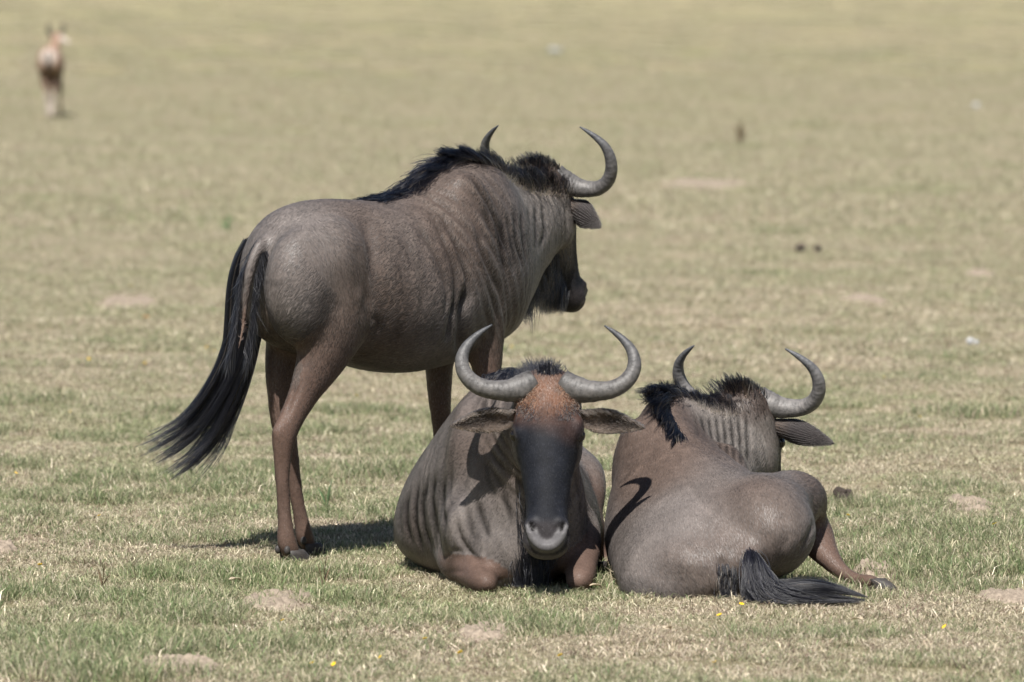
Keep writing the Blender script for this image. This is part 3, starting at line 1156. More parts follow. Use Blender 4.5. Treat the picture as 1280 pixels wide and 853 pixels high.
def build_grass():
    M = mat_grass()
    src = bpy.data.collections.new('grass_patches')
    #        straw  tan   pale green dkgreen brown olive
    kinds = [(dict(mixw=(26, 22, 14, 12, 8, 15, 12), hmin=0.008, hmax=0.034, lean=2.4), 5),
             (dict(mixw=(18, 14, 8, 24, 16, 5, 20), hmin=0.010, hmax=0.042, lean=2.1), 3),
             (dict(mixw=(30, 24, 24, 4, 2, 20, 6), hmin=0.006, hmax=0.028, lean=3.0), 3),
             (dict(mixw=(10, 8, 5, 28, 26, 3, 24), hmin=0.015, hmax=0.065, lean=1.5), 1)]
    size = 0.32
    nsrc = 0
    wts = []
    for ki, (kw, cnt) in enumerate(kinds):
        for c in range(cnt):
            me = blade_mesh('grass_patch', 2600, size, wid=0.0024, seed=100 + nsrc, **kw)
            me.materials.append(M)
            o = bpy.data.objects.new('grass_%02d' % nsrc, me)
            src.objects.link(o)
            wts.append(ki)
            nsrc += 1
    wts = np.array(wts)
    r = np.random.default_rng(5)
    pts, rot, scl, idx = [], [], [], []

    def band(y0, y1, step, sc, margin):
        ys = np.arange(y0, y1, step)
        for y in ys:
            half = y * 640 / F_PX + margin
            xs = np.arange(-half, half, step)
            for x in xs:
                px, py = x + r.uniform(-0.3, 0.3) * step, y + r.uniform(-0.3, 0.3) * step
                pts.append((px, py, 0))
                rot.append(r.uniform(0, 2 * math.pi))
                scl.append(sc * r.uniform(0.85, 1.2))
    band(15.0, 30.0, 0.24, 1.0, 1.6)
    band(30.0, 46.0, 0.34, 1.3, 1.8)
    band(46.0, 75.0, 0.6, 2.1, 2.0)
    band(75.0, 120.0, 0.8, 1.9, 3.0)
    band(120.0, 300.0, 2.0, 3.0, 3.0)
    band(300.0, 600.0, 6.0, 6.0, 5.0)
    P = np.array(pts)
    keep = r.random(len(P)) > 0.55 * sstep(60, 240, P[:, 1])
    for (mx, my, rx, ry, h) in MOUNDS:
        c = G(mx, my)
        q = ((P[:, 0] - c[0]) / rx) ** 2 + ((P[:, 1] - c[1]) / ry) ** 2
        keep &= (q > 0.40) | (r.random(len(P)) < 0.75)
    rot, scl = np.array(rot)[keep], np.array(scl)[keep]
    P = P[keep]
    fade = sstep(70, 30, P[:, 1])
    P[:, 2] = ground_z(P[:, 0], P[:, 1]) * fade - 0.004 * (1 - fade)
    nz = vnoise(np.concatenate([P[:, :2], np.zeros((len(P), 1))], 1) + 40, 1.1) * 0.6 + vnoise(np.concatenate([P[:, :2], np.zeros((len(P), 1))], 1) + 9, 3.0) * 0.4
    nz = nz + r.normal(0, 0.18, len(P))
    nz = 0.5 + (nz - 0.5) * (1 - 0.72 * sstep(22, 34, P[:, 1])) - 0.03 * sstep(24, 34, P[:, 1]) + 0.10 * sstep(19.6, 17.5, P[:, 1])
    kind = np.where(nz > 0.76, 3, np.where(nz > 0.60, 1, np.where(nz < 0.42, 2, 0)))
    by = [np.where(wts == k)[0] for k in range(4)]
    idx = np.array([r.choice(by[k]) for k in kind])
    me = bpy.data.meshes.new('grass')
    me.from_pydata(P.tolist(), [], [])
    for nm, ty, da in (('rot', 'FLOAT', rot), ('scl', 'FLOAT', scl), ('pick', 'INT', idx)):
        a = me.attributes.new(nm, ty, 'POINT')
        a.data.foreach_set('value', np.asarray(da, np.int32 if ty == 'INT' else np.float32))
    o = link(bpy.data.objects.new('grass', me))
    o['kind'] = 'stuff'
    o['label'] = 'short dry grass with green patches covering the plain'
    ng = bpy.data.node_groups.new('grass_scatter', 'GeometryNodeTree')
    ng.interface.new_socket('Geometry', in_out='INPUT', socket_type='NodeSocketGeometry')
    ng.interface.new_socket('Geometry', in_out='OUTPUT', socket_type='NodeSocketGeometry')
    N = ng.nodes
    gi, go = N.new('NodeGroupInput'), N.new('NodeGroupOutput')
    iop = N.new('GeometryNodeInstanceOnPoints')
    ci = N.new('GeometryNodeCollectionInfo')
    ci.inputs['Collection'].default_value = src
    ci.inputs['Separate Children'].default_value = True
    ci.inputs['Reset Children'].default_value = True

    def attr(nm, ty):
        a = N.new('GeometryNodeInputNamedAttribute')
        a.data_type = ty
        a.inputs['Name'].default_value = nm
        return a.outputs[0]
    cx = N.new('ShaderNodeCombineXYZ')
    L = ng.links.new
    L(attr('rot', 'FLOAT'), cx.inputs['Z'])
    iop.inputs['Pick Instance'].default_value = True
    L(gi.outputs[0], iop.inputs['Points'])
    L(ci.outputs[0], iop.inputs['Instance'])
    L(attr('pick', 'INT'), iop.inputs['Instance Index'])
    L(cx.outputs[0], iop.inputs['Rotation'])
    L(attr('scl', 'FLOAT'), iop.inputs['Scale'])
    L(iop.outputs[0], go.inputs[0])
    md = o.modifiers.new('scatter', 'NODES')
    md.node_group = ng


build_grass()


# ================================================================== standing wildebeest, walking away to the right
def build_standing():
    th = rad(48)
    Fw = np.array([math.cos(th), math.sin(th), 0])
    Rt = R2(th)
    hoof = G(362, 704)
    O = hoof - Rt * 0.11
    b = Beast('wildebeest', 'standing wildebeest seen from behind with long black tail swung out', O, 11)

    def mid(px, py, r=0.0):
        return onplane(px, py + 4.5 * min(max((py - 590) / 80, 0), 1), O + Rt * r, Rt)
    st = []

    def tr(px, top, bot, w, k=0.45, nu=2.1, nl=2.2, px2=None):
        st.append((mid(px, top), mid(px if px2 is None else px2, bot), Rt, w, k, nu, nl))
    tr(330, 318, 350, 0.05)
    tr(336, 292, 405, 0.130)
    tr(350, 269, 430, 0.185)
    tr(371, 255, 440, 0.220)
    tr(400, 249, 446, 0.230)
    tr(435, 249, 456, 0.255)
    tr(470, 250, 465, 0.275)
    tr(505, 238, 465, 0.275, 0.42)
    tr(540, 210, 458, 0.250, 0.42, 1.9)
    tr(572, 197, 448, 0.205, 0.42, 1.8)
    tr(600, 201, 432, 0.175, 0.42, 1.8, px2=606)
    hd = rad(56)
    L2 = R2(hd)
    st.append((W(625, 216, 20.93), W(632, 402, 20.93), nrm(Rt + L2), 0.150, 0.45, 1.9, 2.0))
    st.append((W(648, 224, 21.07), W(652, 362, 21.07), L2, 0.120, 0.46, 1.9, 2.0))
    st.append((W(668, 223, 21.18), W(673, 335, 21.19), L2, 0.100, 0.5, 2.0, 2.0))
    st.append((W(680, 224, 21.26), W(687, 312, 21.27), L2, 0.085, 0.5, 2.0, 2.0))
    b.trunk(st)

    def leg(name, rows):
        return b.limb(name, [(mid(px, py, r), rs, rf) for (px, py, r, rs, rf) in rows], Rt)
    nh = leg('leg_hind_near', [(405, 320, 0.12, 0.12, 0.16), (423, 370, 0.135, 0.105, 0.150), (416, 412, 0.14, 0.088, 0.122), (398, 455, 0.13, 0.064, 0.090),
                               (379, 494, 0.12, 0.045, 0.060), (362, 528, 0.115, 0.037, 0.052), (355, 548, 0.112, 0.036, 0.050), (353, 572, 0.11, 0.032, 0.038),
                               (354, 620, 0.11, 0.028, 0.031), (357, 658, 0.11, 0.031, 0.033), (358, 674, 0.11, 0.036, 0.040), (364, 687, 0.11, 0.033, 0.038), (367, 694, 0.11, 0.030, 0.034)])
    fh = leg('leg_hind_far', [(375, 320, -0.11, 0.11, 0.15), (378, 370, -0.13, 0.10, 0.135), (366, 420, -0.135, 0.078, 0.100), (354, 465, -0.13, 0.056, 0.072),
                              (352, 500, -0.125, 0.043, 0.054), (353, 524, -0.12, 0.040, 0.052), (358, 548, -0.12, 0.036, 0.045), (364, 580, -0.12, 0.031, 0.036),
                              (371, 620, -0.12, 0.028, 0.031), (377, 652, -0.12, 0.031, 0.033), (379, 664, -0.12, 0.035, 0.038), (385, 676, -0.12, 0.032, 0.036), (388, 681, -0.12, 0.028, 0.032)])
    nf = leg('leg_fore_near', [(588, 330, 0.12, 0.08, 0.16), (600, 385, 0.135, 0.075, 0.110), (607, 430, 0.14, 0.058, 0.072), (609, 485, 0.14, 0.044, 0.050),
                               (608, 535, 0.14, 0.038, 0.042), (608, 555, 0.14, 0.039, 0.043), (608, 580, 0.14, 0.031, 0.034), (608, 625, 0.14, 0.028, 0.030),
                               (608, 648, 0.14, 0.034, 0.036), (612, 661, 0.14, 0.031, 0.035), (614, 667, 0.14, 0.028, 0.032)])
    ff = leg('leg_fore_far', [(555, 360, -0.11, 0.07, 0.12), (552, 410, -0.12, 0.065, 0.085), (549, 455, -0.13, 0.050, 0.058), (550, 500, -0.13, 0.041, 0.046),
                              (553, 535, -0.13, 0.036, 0.041), (554, 550, -0.13, 0.037, 0.041), (555, 575, -0.13, 0.030, 0.033), (556, 620, -0.13, 0.027, 0.029),
                              (557, 642, -0.13, 0.033, 0.035), (561, 655, -0.13, 0.030, 0.034), (563, 661, -0.13, 0.027, 0.031)])
    ax = lambda f, r_, z: np.array([Fw * f, Rt * r_, UP * z])
    b.lump(mid(400, 334, 0.118), ax(0.19, 0.104, 0.150))
    b.lump(mid(375, 360, 0.12), ax(0.13, 0.105, 0.19))
    b.lump(mid(375, 325, -0.125), ax(0.20, 0.11, 0.165))
    b.lump(mid(582, 290, 0.115), ax(0.13, 0.070, 0.20))
    b.lump(mid(592, 345, 0.135), ax(0.15, 0.075, 0.15))
    b.lump(mid(560, 290, -0.11), ax(0.13, 0.070, 0.20))
    b.lump(mid(604, 380, 0.0), ax(0.12, 0.13, 0.13))
    b.lump(mid(353, 540, 0.112) - Fw * 0.026, ax(0.026, 0.024, 0.036))
    b.limb('leg_tendon', [(mid(376, 462, 0.118), 0.022, 0.024), (mid(364, 498, 0.116), 0.014, 0.016), (mid(350, 532, 0.113), 0.016, 0.018)], Rt, 10)
    H = Head(W(687, 211, 21.27), rad(57), rad(69), 0, 0.92)
    b.head(H)
    # tail dock
    dock = [(mid(328, 300), 0.024, 0.024), (mid(319, 318), 0.026, 0.026), (mid(311, 345), 0.024, 0.024), (mid(307, 380), 0.020, 0.020),
            (mid(303, 415), 0.015, 0.015), (mid(297, 440), 0.009, 0.009)]
    b.limb('tail', dock, Rt, 12)
    X = b.tr_X

    def ctr(bb, I, q, col, disp, length, gloss):
        V = I['V']
        tl = I['names'] == 'tail'
        col[tl] = np.array([0.12, 0.08, 0.062])
        sel = ((I['names'] != 'head') | (I['hl'][:, 2] < -0.135) | (I['hl'][:, 1] < 0.02)) & (((V - O) @ Rt > -0.02) | (V[:, 2] > 0.8)) & (~tl)
        rows = [([(533, 258), (555, 299), (569, 333), (571, 374), (562, 408)], 3.2, 0.012, 0.45),
                ([(548, 262), (570, 303), (583, 336), (586, 363), (579, 400)], 3.2, 0.013, 0.40),
                ([(512, 262), (536, 303), (553, 336), (560, 370), (554, 402)], 3.0, 0.011, 0.5),
                ([(586, 355), (582, 393), (578, 426), (574, 448)], 6.0, 0.030, 0.7),  # armpit creases, this row and the next: shade darkened into the coat
                ([(572, 372), (566, 400), (560, 430)], 4.0, 0.014, 0.8),
                ([(502, 285), (518, 325), (529, 363), (530, 395)], 3.0, 0.007, 0.65),
                ([(488, 290), (503, 330), (511, 370)], 3.0, 0.003, 0.95),
                ([(590, 270), (607, 325), (626, 374)], 3.0, 0.008, 0.5),
                ([(585, 214), (606, 246), (624, 280), (638, 320)], 2.8, 0.009, 0.4),
                ([(600, 250), (614, 285), (630, 330), (640, 365)], 2.8, 0.008, 0.45),
                ([(443, 256), (459, 281), (467, 314), (464, 350), (460, 383), (455, 405)], 9.0, 0.011, 0.85),  # haunch edge, then flank fold: some of their shade painted into the coat
                ([(466, 392), (474, 404), (470, 418)], 3.5, 0.010, 0.8),
                ([(437, 300), (450, 330), (446, 372)], 8.0, 0.006, 0.95),
                ([(362, 470), (356, 500), (350, 520)], 3.0, 0.006, 0.9),
                ([(372, 478), (362, 505), (357, 525)], 3.5, 0.010, 0.85),  # hollows beside the hock tendon, crease shade painted in lightly
                *[([(x0, 264 - (x0 - 625) * 0.3), (x0 + 7 - (x0 - 625) * 0.13, 300), (x1, y1)], 2.6, 0.008, 0.15) for (x0, x1, y1) in
                  ((618, 636, 348), (626, 643, 346), (634, 649, 342), (642, 655, 338), (651, 660, 335), (660, 664, 330), (669, 668, 322), (678, 672, 312))],
                ([(352, 560), (353, 620), (356, 655)], 3.0, 0.003, 0.95)]
        return marks(V, I['N'], col, disp, rows, sel) + (length, gloss)
    paint = make_paint(X[10] + 0.06, rust=0.35, stripes=[(X[10], X[14] + 0.05, 0.034, 0.5, 0.0025, -0.25), (X[7] - 0.02, X[10], 0.052, 0.35, 0.0035, 0.9), (X[4], X[7], 0.085, 0.12, 0.0015, 0.4)], brown=0.32, ctr=ctr)
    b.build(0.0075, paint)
    b.coat(48000)
    add_horns(b, droop=0.034, tint=0.85, scale=1.04)
    add_ears(b, angL=(1, 0.20, -0.25), angR=(1, 0.60, 0.0), length=0.150, width=0.050, openv=(0.3, 0.7, 1.0), base_u=0.12)
    add_eyes(b)
    for Q, f in ((nh, Fw), (fh, Fw), (nf, Fw), (ff, Fw)):
        e = Q[-1, :3].copy()
        e[2] = ground_z(e[0], e[1]) - 0.004
        add_hoof(b, e, f)
        k = np.argmin(np.abs(Q[:, 2] - (e[2] + 0.055)))
        add_dewclaws(b, Q[k, :3], -f)
    # mane
    r = b.r
    n = 7500
    P, D, up, L, q, lo = b.crest('mane', 6.0, 14.4, n, None, lat=0.026)
    # q 0 back .. 1 poll
    sh_ = (sstep(0.5, 0.65, q) * r.uniform(0, 0.05, n))[:, None]
    P = P + L * sh_ - up * sh_ * 0.55
    flat = sstep(0.52, 0.30, q)[:, None]
    wi = (sstep(0.34, 0.48, q) * sstep(0.75, 0.55, q))[:, None]
    jit = r.normal(0, 0.15, (n, 3))
    P = P + up * (0.014 * flat)
    d0 = nrm(-D * (1.0 * flat + 0.9 * wi + 0.35) + up * (0.24 * flat + 0.40 * wi + 0.75 * (1 - flat)) + L * (lo[:, None] * 9) + jit)
    d1 = nrm(-D * (1.0 * flat + 1.0 * wi + 0.55) + up * (-0.10 * flat + 0.18 * wi + 0.55 * (1 - flat)) + L * (lo[:, None] * 6) + jit * 1.3)
    ln = (0.085 * flat[:, 0] + 0.100 * wi[:, 0] + 0.098 * (1 - flat[:, 0]) * (1 - wi[:, 0])) * r.uniform(0.5, 1.2, n)
    S = clumped(strand(P, d0, d1, ln, r), r, 200, 0.75)
    poll_hair(b, S, n, 0.14)
    # pale hair at the mane's root along the near side of the neck
    n = 650
    P, D, up, L, q, lo = b.crest('m', 10.2, 14.2, n, None, lat=0.02)
    P = P + L * 0.058 - up * 0.040
    d0 = nrm(L * 0.5 + up * 0.9 - D * 0.3 + r.normal(0, 0.22, (n, 3)))
    S = strand(P, d0, nrm(d0 + up * 0.5), r.uniform(0.015, 0.045, n), r)
    hair_obj('mane_root_hair', S, 0.0008 * taper(6), np.array([0.30, 0.245, 0.19]) * r.uniform(0.5, 1.2, n)[:, None], M_MANE, b.root)
    beard(b, 4200, 0.15, tan=0.16)
    throat(b, 11.8, 14.2, 2200, 0.12, 0.06)
    # tail hair
    Yt = 20.02
    g = [[(308, 300), (297, 322), (289, 352), (286, 390), (283, 430), (262, 480), (222, 530), (182, 553)],
         [(310, 318), (298, 350), (292, 395), (290, 440), (268, 492), (228, 538), (184, 560)],
         [(316, 320), (310, 360), (304, 410), (298, 450), (272, 505), (236, 553), (196, 578)],
         [(330, 300), (326, 335), (320, 375), (312, 420), (298, 470), (272, 525), (245, 565), (210, 588)],
         [(334, 300), (331, 330), (326, 370), (318, 425), (304, 470), (285, 520), (262, 562), (222, 597)],
         [(334, 302), (332, 335), (328, 375), (320, 430), (308, 475), (290, 520), (276, 555), (246, 592)]]
    GD = [[W(x, y, Yt - 0.04 + 0.05 * (i % 2)) for (x, y) in p] for i, p in enumerate(g)]
    S = fan(GD, 2900, [0.004, 0.007, 0.009, 0.010, 0.014, 0.017, 0.021], r, 12, clump=70)
    hair_obj('tail_hair', S, 0.0011 * taper(12), dark_cols(r, len(S), 0.05), M_MANE, b.root)
    # short fringe along the dock
    n = 900
    qv = r.random(n)
    D0 = np.array([d[0] for d in dock])
    x = qv * (len(D0) - 1)
    P = np.stack([np.interp(x, np.arange(len(D0)), D0[:, c]) for c in range(3)], -1)
    sd = np.where(r.random(n) < 0.5, -1, 1)[:, None]
    P = P + XAX * sd * 0.018
    S = strand(P, nrm(XAX * sd * 0.5 - UP + r.normal(0, 0.15, (n, 3))), nrm(-UP + r.normal(0, 0.2, (n, 3)) - XAX * 0.1), r.uniform(0.05, 0.11, n), r)
    hair_obj('tail_fringe', S, 0.0009 * taper(6), dark_cols(r, n), M_MANE, b.root)
    return b


def poll_hair(b, S, n, tan, m=1300):
    """the mane runs on over the poll to between the horns; joined to the neck mane"""
    H, r = b.H, b.r
    l, u = r.normal(0, 0.034, m), r.uniform(-0.066, 0.008, m)
    n_ = np.interp(u, HEAD_ST[:, 0], HEAD_ST[:, 2]) - 0.006 - 0.5 * l**2 / 0.08 - (r.random(m) ** 2) * 0.07 * (u < -0.02)
    P = H.P(l, u, n_)
    d0 = nrm(UP * 0.8 - H.n * 0.35 - H.u * 0.5 + H.l * (l * 8)[:, None] + r.normal(0, 0.2, (m, 3)))
    S2 = clumped(strand(P, d0, nrm(d0 - H.n * 0.35), r.uniform(0.018, 0.052, m), r), r, 120, 0.6)
    hair_obj('mane', np.concatenate([S, S2]), 0.0010 * taper(6), np.concatenate([dark_cols(r, n, tan), dark_cols(r, m, 0.3) * 0.8]), M_MANE, b.root)


def beard(b, n, length, tan=0.1, u0=0.10, u1=0.44, back=0.0):
    """hanging hair under the jaw and throat"""
    H, r = b.H, b.r
    u = r.uniform(u0, u1, n)
    bot = np.interp(u, HEAD_ST[:, 0], HEAD_ST[:, 3])
    wd = np.interp(u, HEAD_ST[:, 0], HEAD_ST[:, 1])
    l = r.uniform(-1, 1, n) * wd * 0.62
    P = H.P(l, u, bot + 0.018 + 0.02 * (np.abs(l) / wd))
    d0 = nrm(-H.n[None] * 0.7 - UP * 0.7 + H.u * 0.2 + H.l * (l / wd)[:, None] * 0.3 + r.normal(0, 0.15, (n, 3)))
    d1 = nrm(-UP + H.u * 0.12 - H.n * 0.05 + r.normal(0, 0.14, (n, 3)))
    ln = length * r.uniform(0.5, 1.2, n) * (0.55 + 0.6 * np.sin((u - u0) / (u1 - u0) * math.pi))
    S = clumped(strand(P, d0, d1, ln, r), r, 90, 0.6)
    hair_obj('beard', S, 0.0010 * taper(6), dark_cols(r, n, tan), M_MANE, b.root)


def throat(b, i0, i1, n, length, tan):
    """mane hanging from the underside of the neck"""
    r, X = b.r, b.tr_X
    i = r.uniform(i0, i1, n)
    x = np.interp(i, np.arange(len(X)), X) / b.tr_xs[-1] * (len(b.tr_xs) - 1)
    at = lambda A: np.stack([np.interp(x, np.arange(len(A)), A[:, c]) for c in range(3)], -1)
    fw = nrm(at(np.gradient(b.tr_B, axis=0))) * np.array([1, 1, 0])
    P = at(b.tr_B) + at(b.tr_L) * r.normal(0, 0.025, n)[:, None] + UP * 0.015
    S = clumped(strand(P, nrm(-UP + fw * 0.7 + r.normal(0, 0.2, (n, 3))), nrm(-UP + r.normal(0, 0.15, (n, 3))), length * r.uniform(0.6, 1.35, n), r), r, 80, 0.65)
    S[..., 2] = np.maximum(S[..., 2], 0.01)
    hair_obj('throat_mane', S, 0.0010 * taper(6), dark_cols(r, n, tan), M_MANE, b.root)


# ================================================================== wildebeest lying down, facing the camera
def build_front():
    W0 = globals()['W']

    def W(px, py, Y):
        return W0(px, py + 9 * min(max((py - 580) / 130, 0), 1.05), Y - 0.17)
    b = Beast('wildebeest', 'wildebeest lying down facing front with rusty forehead and black face', G(640, 728), 12)
    Lt = nrm(np.array([-1.0, 0.10, 0]))
    st = []

    def tr(T, B, w, k=0.42, nu=2.1, nl=2.5, L=Lt):
        st.append((W(*T), W(*B), L, w, k, nu, nl))
    tr((650, 612, 20.40), (652, 670, 20.40), 0.07)
    tr((645, 565, 20.30), (650, 690, 20.30), 0.20)
    tr((635, 532, 20.12), (640, 697, 20.12), 0.280, 0.34)
    tr((626, 516, 19.92), (624, 703, 19.92), 0.322, 0.30, 1.75)
    tr((622, 503, 19.72), (620, 711, 19.72), 0.328, 0.27, 1.65)
    tr((620, 484, 19.55), (622, 718, 19.55), 0.300, 0.28, 1.6)
    tr((622, 470, 19.42), (634, 724, 19.42), 0.262, 0.33, 1.65)
    tr((634, 470, 19.28), (648, 728, 19.20), 0.220, 0.40, 1.8, 2.2)
    tr((650, 472, 19.17), (660, 715, 19.06), 0.175, 0.42, 1.9, 2.0)
    tr((664, 475, 19.08), (674, 655, 19.02), 0.130, 0.45, 2.0, 2.0)
    tr((676, 480, 18.99), (681, 600, 18.97), 0.105, 0.5, 2.0, 2.0)
    tr((683, 492, 18.93), (684, 580, 18.93), 0.085, 0.5, 2.0, 2.0)
    b.trunk(st)
    ax = lambda x, y, z: np.array([XAX * x, np.array([0, y, 0]), UP * z])
    # shoulders
    b.lump(W(590, 590, 19.30), ax(0.085, 0.15, 0.24))
    b.lump(W(583, 650, 19.24), ax(0.085, 0.14, 0.14))
    b.lump(W(690, 600, 19.36), ax(0.085, 0.15, 0.22))
    b.lump(W(705, 650, 19.30), ax(0.075, 0.13, 0.13))
    b.lump(W(638, 675, 19.15), ax(0.14, 0.12, 0.14))
    # folded forelegs
    b.limb('leg_fore_right', [(W(572, 668, 19.45), 0.080, 0.085), (W(572, 694, 19.32), 0.062, 0.066), (W(584, 705, 19.18), 0.052, 0.054), (W(596, 713, 19.07), 0.047, 0.048),
                              (W(603, 717, 19.02), 0.050, 0.050), (W(608, 720, 18.99), 0.043, 0.044)], UP)
    b.limb('leg_shin_right', [(W(605, 724, 19.00), 0.036, 0.036), (W(612, 727, 19.10), 0.032, 0.032), (W(618, 722, 19.35), 0.030, 0.030), (W(620, 716, 19.50), 0.03, 0.03)], UP)
    b.limb('leg_fore_left', [(W(716, 650, 19.42), 0.075, 0.085), (W(726, 675, 19.25), 0.055, 0.070), (W(726, 700, 19.08), 0.047, 0.054), (W(725, 713, 18.99), 0.046, 0.050),
                             (W(724, 716, 18.95), 0.042, 0.046)], UP)
    b.limb('leg_shin_left', [(W(725, 722, 18.97), 0.036, 0.036), (W(734, 722, 19.10), 0.032, 0.032), (W(744, 714, 19.35), 0.028, 0.028), (W(748, 711, 19.46), 0.028, 0.028)], UP)
    # hind leg on the animal's left
    b.lump(W(690, 610, 20.10), ax(0.14, 0.22, 0.20))
    hl = b.limb('leg_hind_left', [(W(700, 590, 20.05), 0.10, 0.14), (W(722, 600, 19.92), 0.075, 0.10), (W(736, 640, 19.86), 0.045, 0.065), (W(747, 680, 19.88), 0.035, 0.045),
                                  (W(757, 697, 19.86), 0.030, 0.034), (W(772, 701, 19.84), 0.029, 0.030), (W(784, 702, 19.83), 0.026, 0.027)], UP)
    b.lump(W(560, 640, 20.05), ax(0.16, 0.25, 0.16))
    H = Head(W(685, 472, 18.90), rad(-90), rad(72), rad(0.5), 0.985)
    b.head(H)
    X = b.tr_X

    def ctr(bb, I, q, col, disp, length, gloss):
        o, z = np.array([480, 560]), 4.49
        rw = [([(150, 230), (125, 330), (130, 450), (165, 560)], 3.0, 0.007, 0.10), ([(200, 180), (175, 300), (180, 450), (220, 600)], 3.2, 0.009, 0.06),
              ([(250, 150), (215, 300), (228, 450), (280, 600)], 3.2, 0.009, 0.06), ([(300, 110), (270, 270), (282, 400), (322, 540)], 3.2, 0.009, 0.06),
              ([(345, 130), (325, 260), (332, 380), (345, 470)], 3.0, 0.010, 0.10), ([(375, 100), (368, 240), (372, 360)], 2.2, 0.004, 0.6), ([(100, 300), (88, 400), (100, 500)], 2.5, 0.003, 0.6),
              ([(520, 290), (560, 430), (600, 520)], 4.2, 0.006, 0.25), ([(655, 230), (690, 330), (720, 430)], 4.0, 0.006, 0.3), ([(460, 300), (480, 420), (520, 540)], 3.5, 0.004, 0.5),
              ([(400, 380), (425, 500), (470, 580), (540, 640), (600, 700)], 3.0, 0.012, 0.8), ([(340, 640), (360, 590), (410, 575), (460, 590)], 2.2, 0.007, 0.85),  # elbow and foreleg folds, their crease shade painted into the coat
              ([(350, 700), (420, 690), (470, 690)], 2.5, 0.005, 0.85), ([(560, 60), (590, 180), (640, 300)], 3.5, 0.004, 0.5)]
        rows = [([tuple(o + np.array(p) / z) for p in pl], w, d, c) for (pl, w, d, c) in rw]
        rows += [([(728, 620), (733, 650), (735, 690)], 2.2, 0.003, 0.6), ([(716, 585), (724, 620), (728, 660)], 2.2, 0.004, 0.5), ([(736, 580), (742, 620), (742, 660)], 2.0, 0.003, 0.6)]
        return marks(I['V'], I['N'], col, disp, rows, ~q['nearh']) + (length, gloss)
    paint = make_paint(0, [(X[5] + 0.05, X[8], 0.055, 0.35, 0.002, -0.3), (X[8], X[11], 0.04, 0.7, 0.003, 0)], brown=0.18, hairlen=0.009, ctr=ctr)
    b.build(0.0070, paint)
    b.coat(48000)
    add_horns(b, droop=0.0, tint=0.82, twist=(0.0, 0.0))
    add_ears(b, angL=(1, 0.10, -0.12), angR=(1, 0.10, -0.12), length=0.215, width=0.040, openv=(0, 0.45, 1.0), base_u=0.105)
    add_eyes(b)
    r = b.r
    e = W(748, 711, 19.44)
    add_hoof(b, np.array([e[0], e[1], 0.005]), np.array([0.3, 1, 0]), 0.03, 0.045)
    e = W(786, 703, 19.83)
    add_hoof(b, np.array([e[0], e[1], 0.002]), np.array([1, -0.2, 0]), 0.03, 0.045)
    e = W(621, 714, 19.50)
    add_hoof(b, np.array([e[0], e[1], 0.002]), np.array([0, 1, 0]), 0.03, 0.045)
    # shaggy rusty brow
    n = 2600
    l, u = r.uniform(-0.095, 0.095, n), r.uniform(0.0, 0.135, n)
    P = H.P(l, u, np.interp(u, HEAD_ST[:, 0], HEAD_ST[:, 2]) - 0.004 - 0.05 * (np.abs(l) / 0.1) ** 3.2 * 0.7)
    d0 = nrm(H.n * 0.30 + H.u * r.normal(0.5, 0.3, n)[:, None] + H.l * (l * 5 + r.normal(0, 0.3, n))[:, None])
    S = clumped(strand(P, d0, nrm(d0 + H.u * 0.9 - H.n * 0.35), r.uniform(0.006, 0.013, n), r), r, 500, 0.3)
    cb = np.array([0.12, 0.054, 0.029]) * r.lognormal(0, 0.3, n)[:, None]
    cb = cb + (np.array([0.014, 0.013, 0.015]) - cb) * (r.random(n) < sstep(0.05, 0.135, u))[:, None]
    hair_obj('brow_hair', S, 0.0008 * taper(6), cb, M_MANE, b.root)
    # forelock tuft and mane
    n = 420
    P = H.P(r.normal(0, 0.016, n), r.normal(-0.012, 0.008, n), -0.02 + r.normal(0, 0.006, n))
    d0 = nrm(-H.u + H.l * r.normal(0, 0.35, n)[:, None] + H.n * r.normal(0.0, 0.25, n)[:, None])
    S = strand(P, d0, nrm(d0 + r.normal(0, 0.2, (n, 3))), r.uniform(0.02, 0.055, n), r)
    hair_obj('forelock', S, 0.0010 * taper(6), dark_cols(r, n, 0.05), M_MANE, b.root)
    n = 4200
    P, D, up, L, q, lo = b.crest('mane', 4.0, 10.6, n, None, lat=0.022)
    side = -L * (0.9 * sstep(0.95, 0.5, q))[:, None]
    d0 = nrm(-D * 0.5 + up * 0.7 + side * 0.5 + r.normal(0, 0.18, (n, 3)))
    d1 = nrm(-D * 0.5 + up * (0.5 - 1.3 * sstep(0.9, 0.45, q))[:, None] + side * 0.9 + r.normal(0, 0.2, (n, 3)))
    S = clumped(strand(P, d0, d1, r.uniform(0.05, 0.12, n), r), r, 220, 0.55)
    hair_obj('mane', S, 0.0010 * taper(6), dark_cols(r, n, 0.05), M_MANE, b.root)
    # throat mane hanging in front of the chest
    beard(b, 3000, 0.11, tan=0.04, u0=0.08, u1=0.47)
    throat(b, 7.4, 10.5, 2200, 0.095, 0.03)
    return b


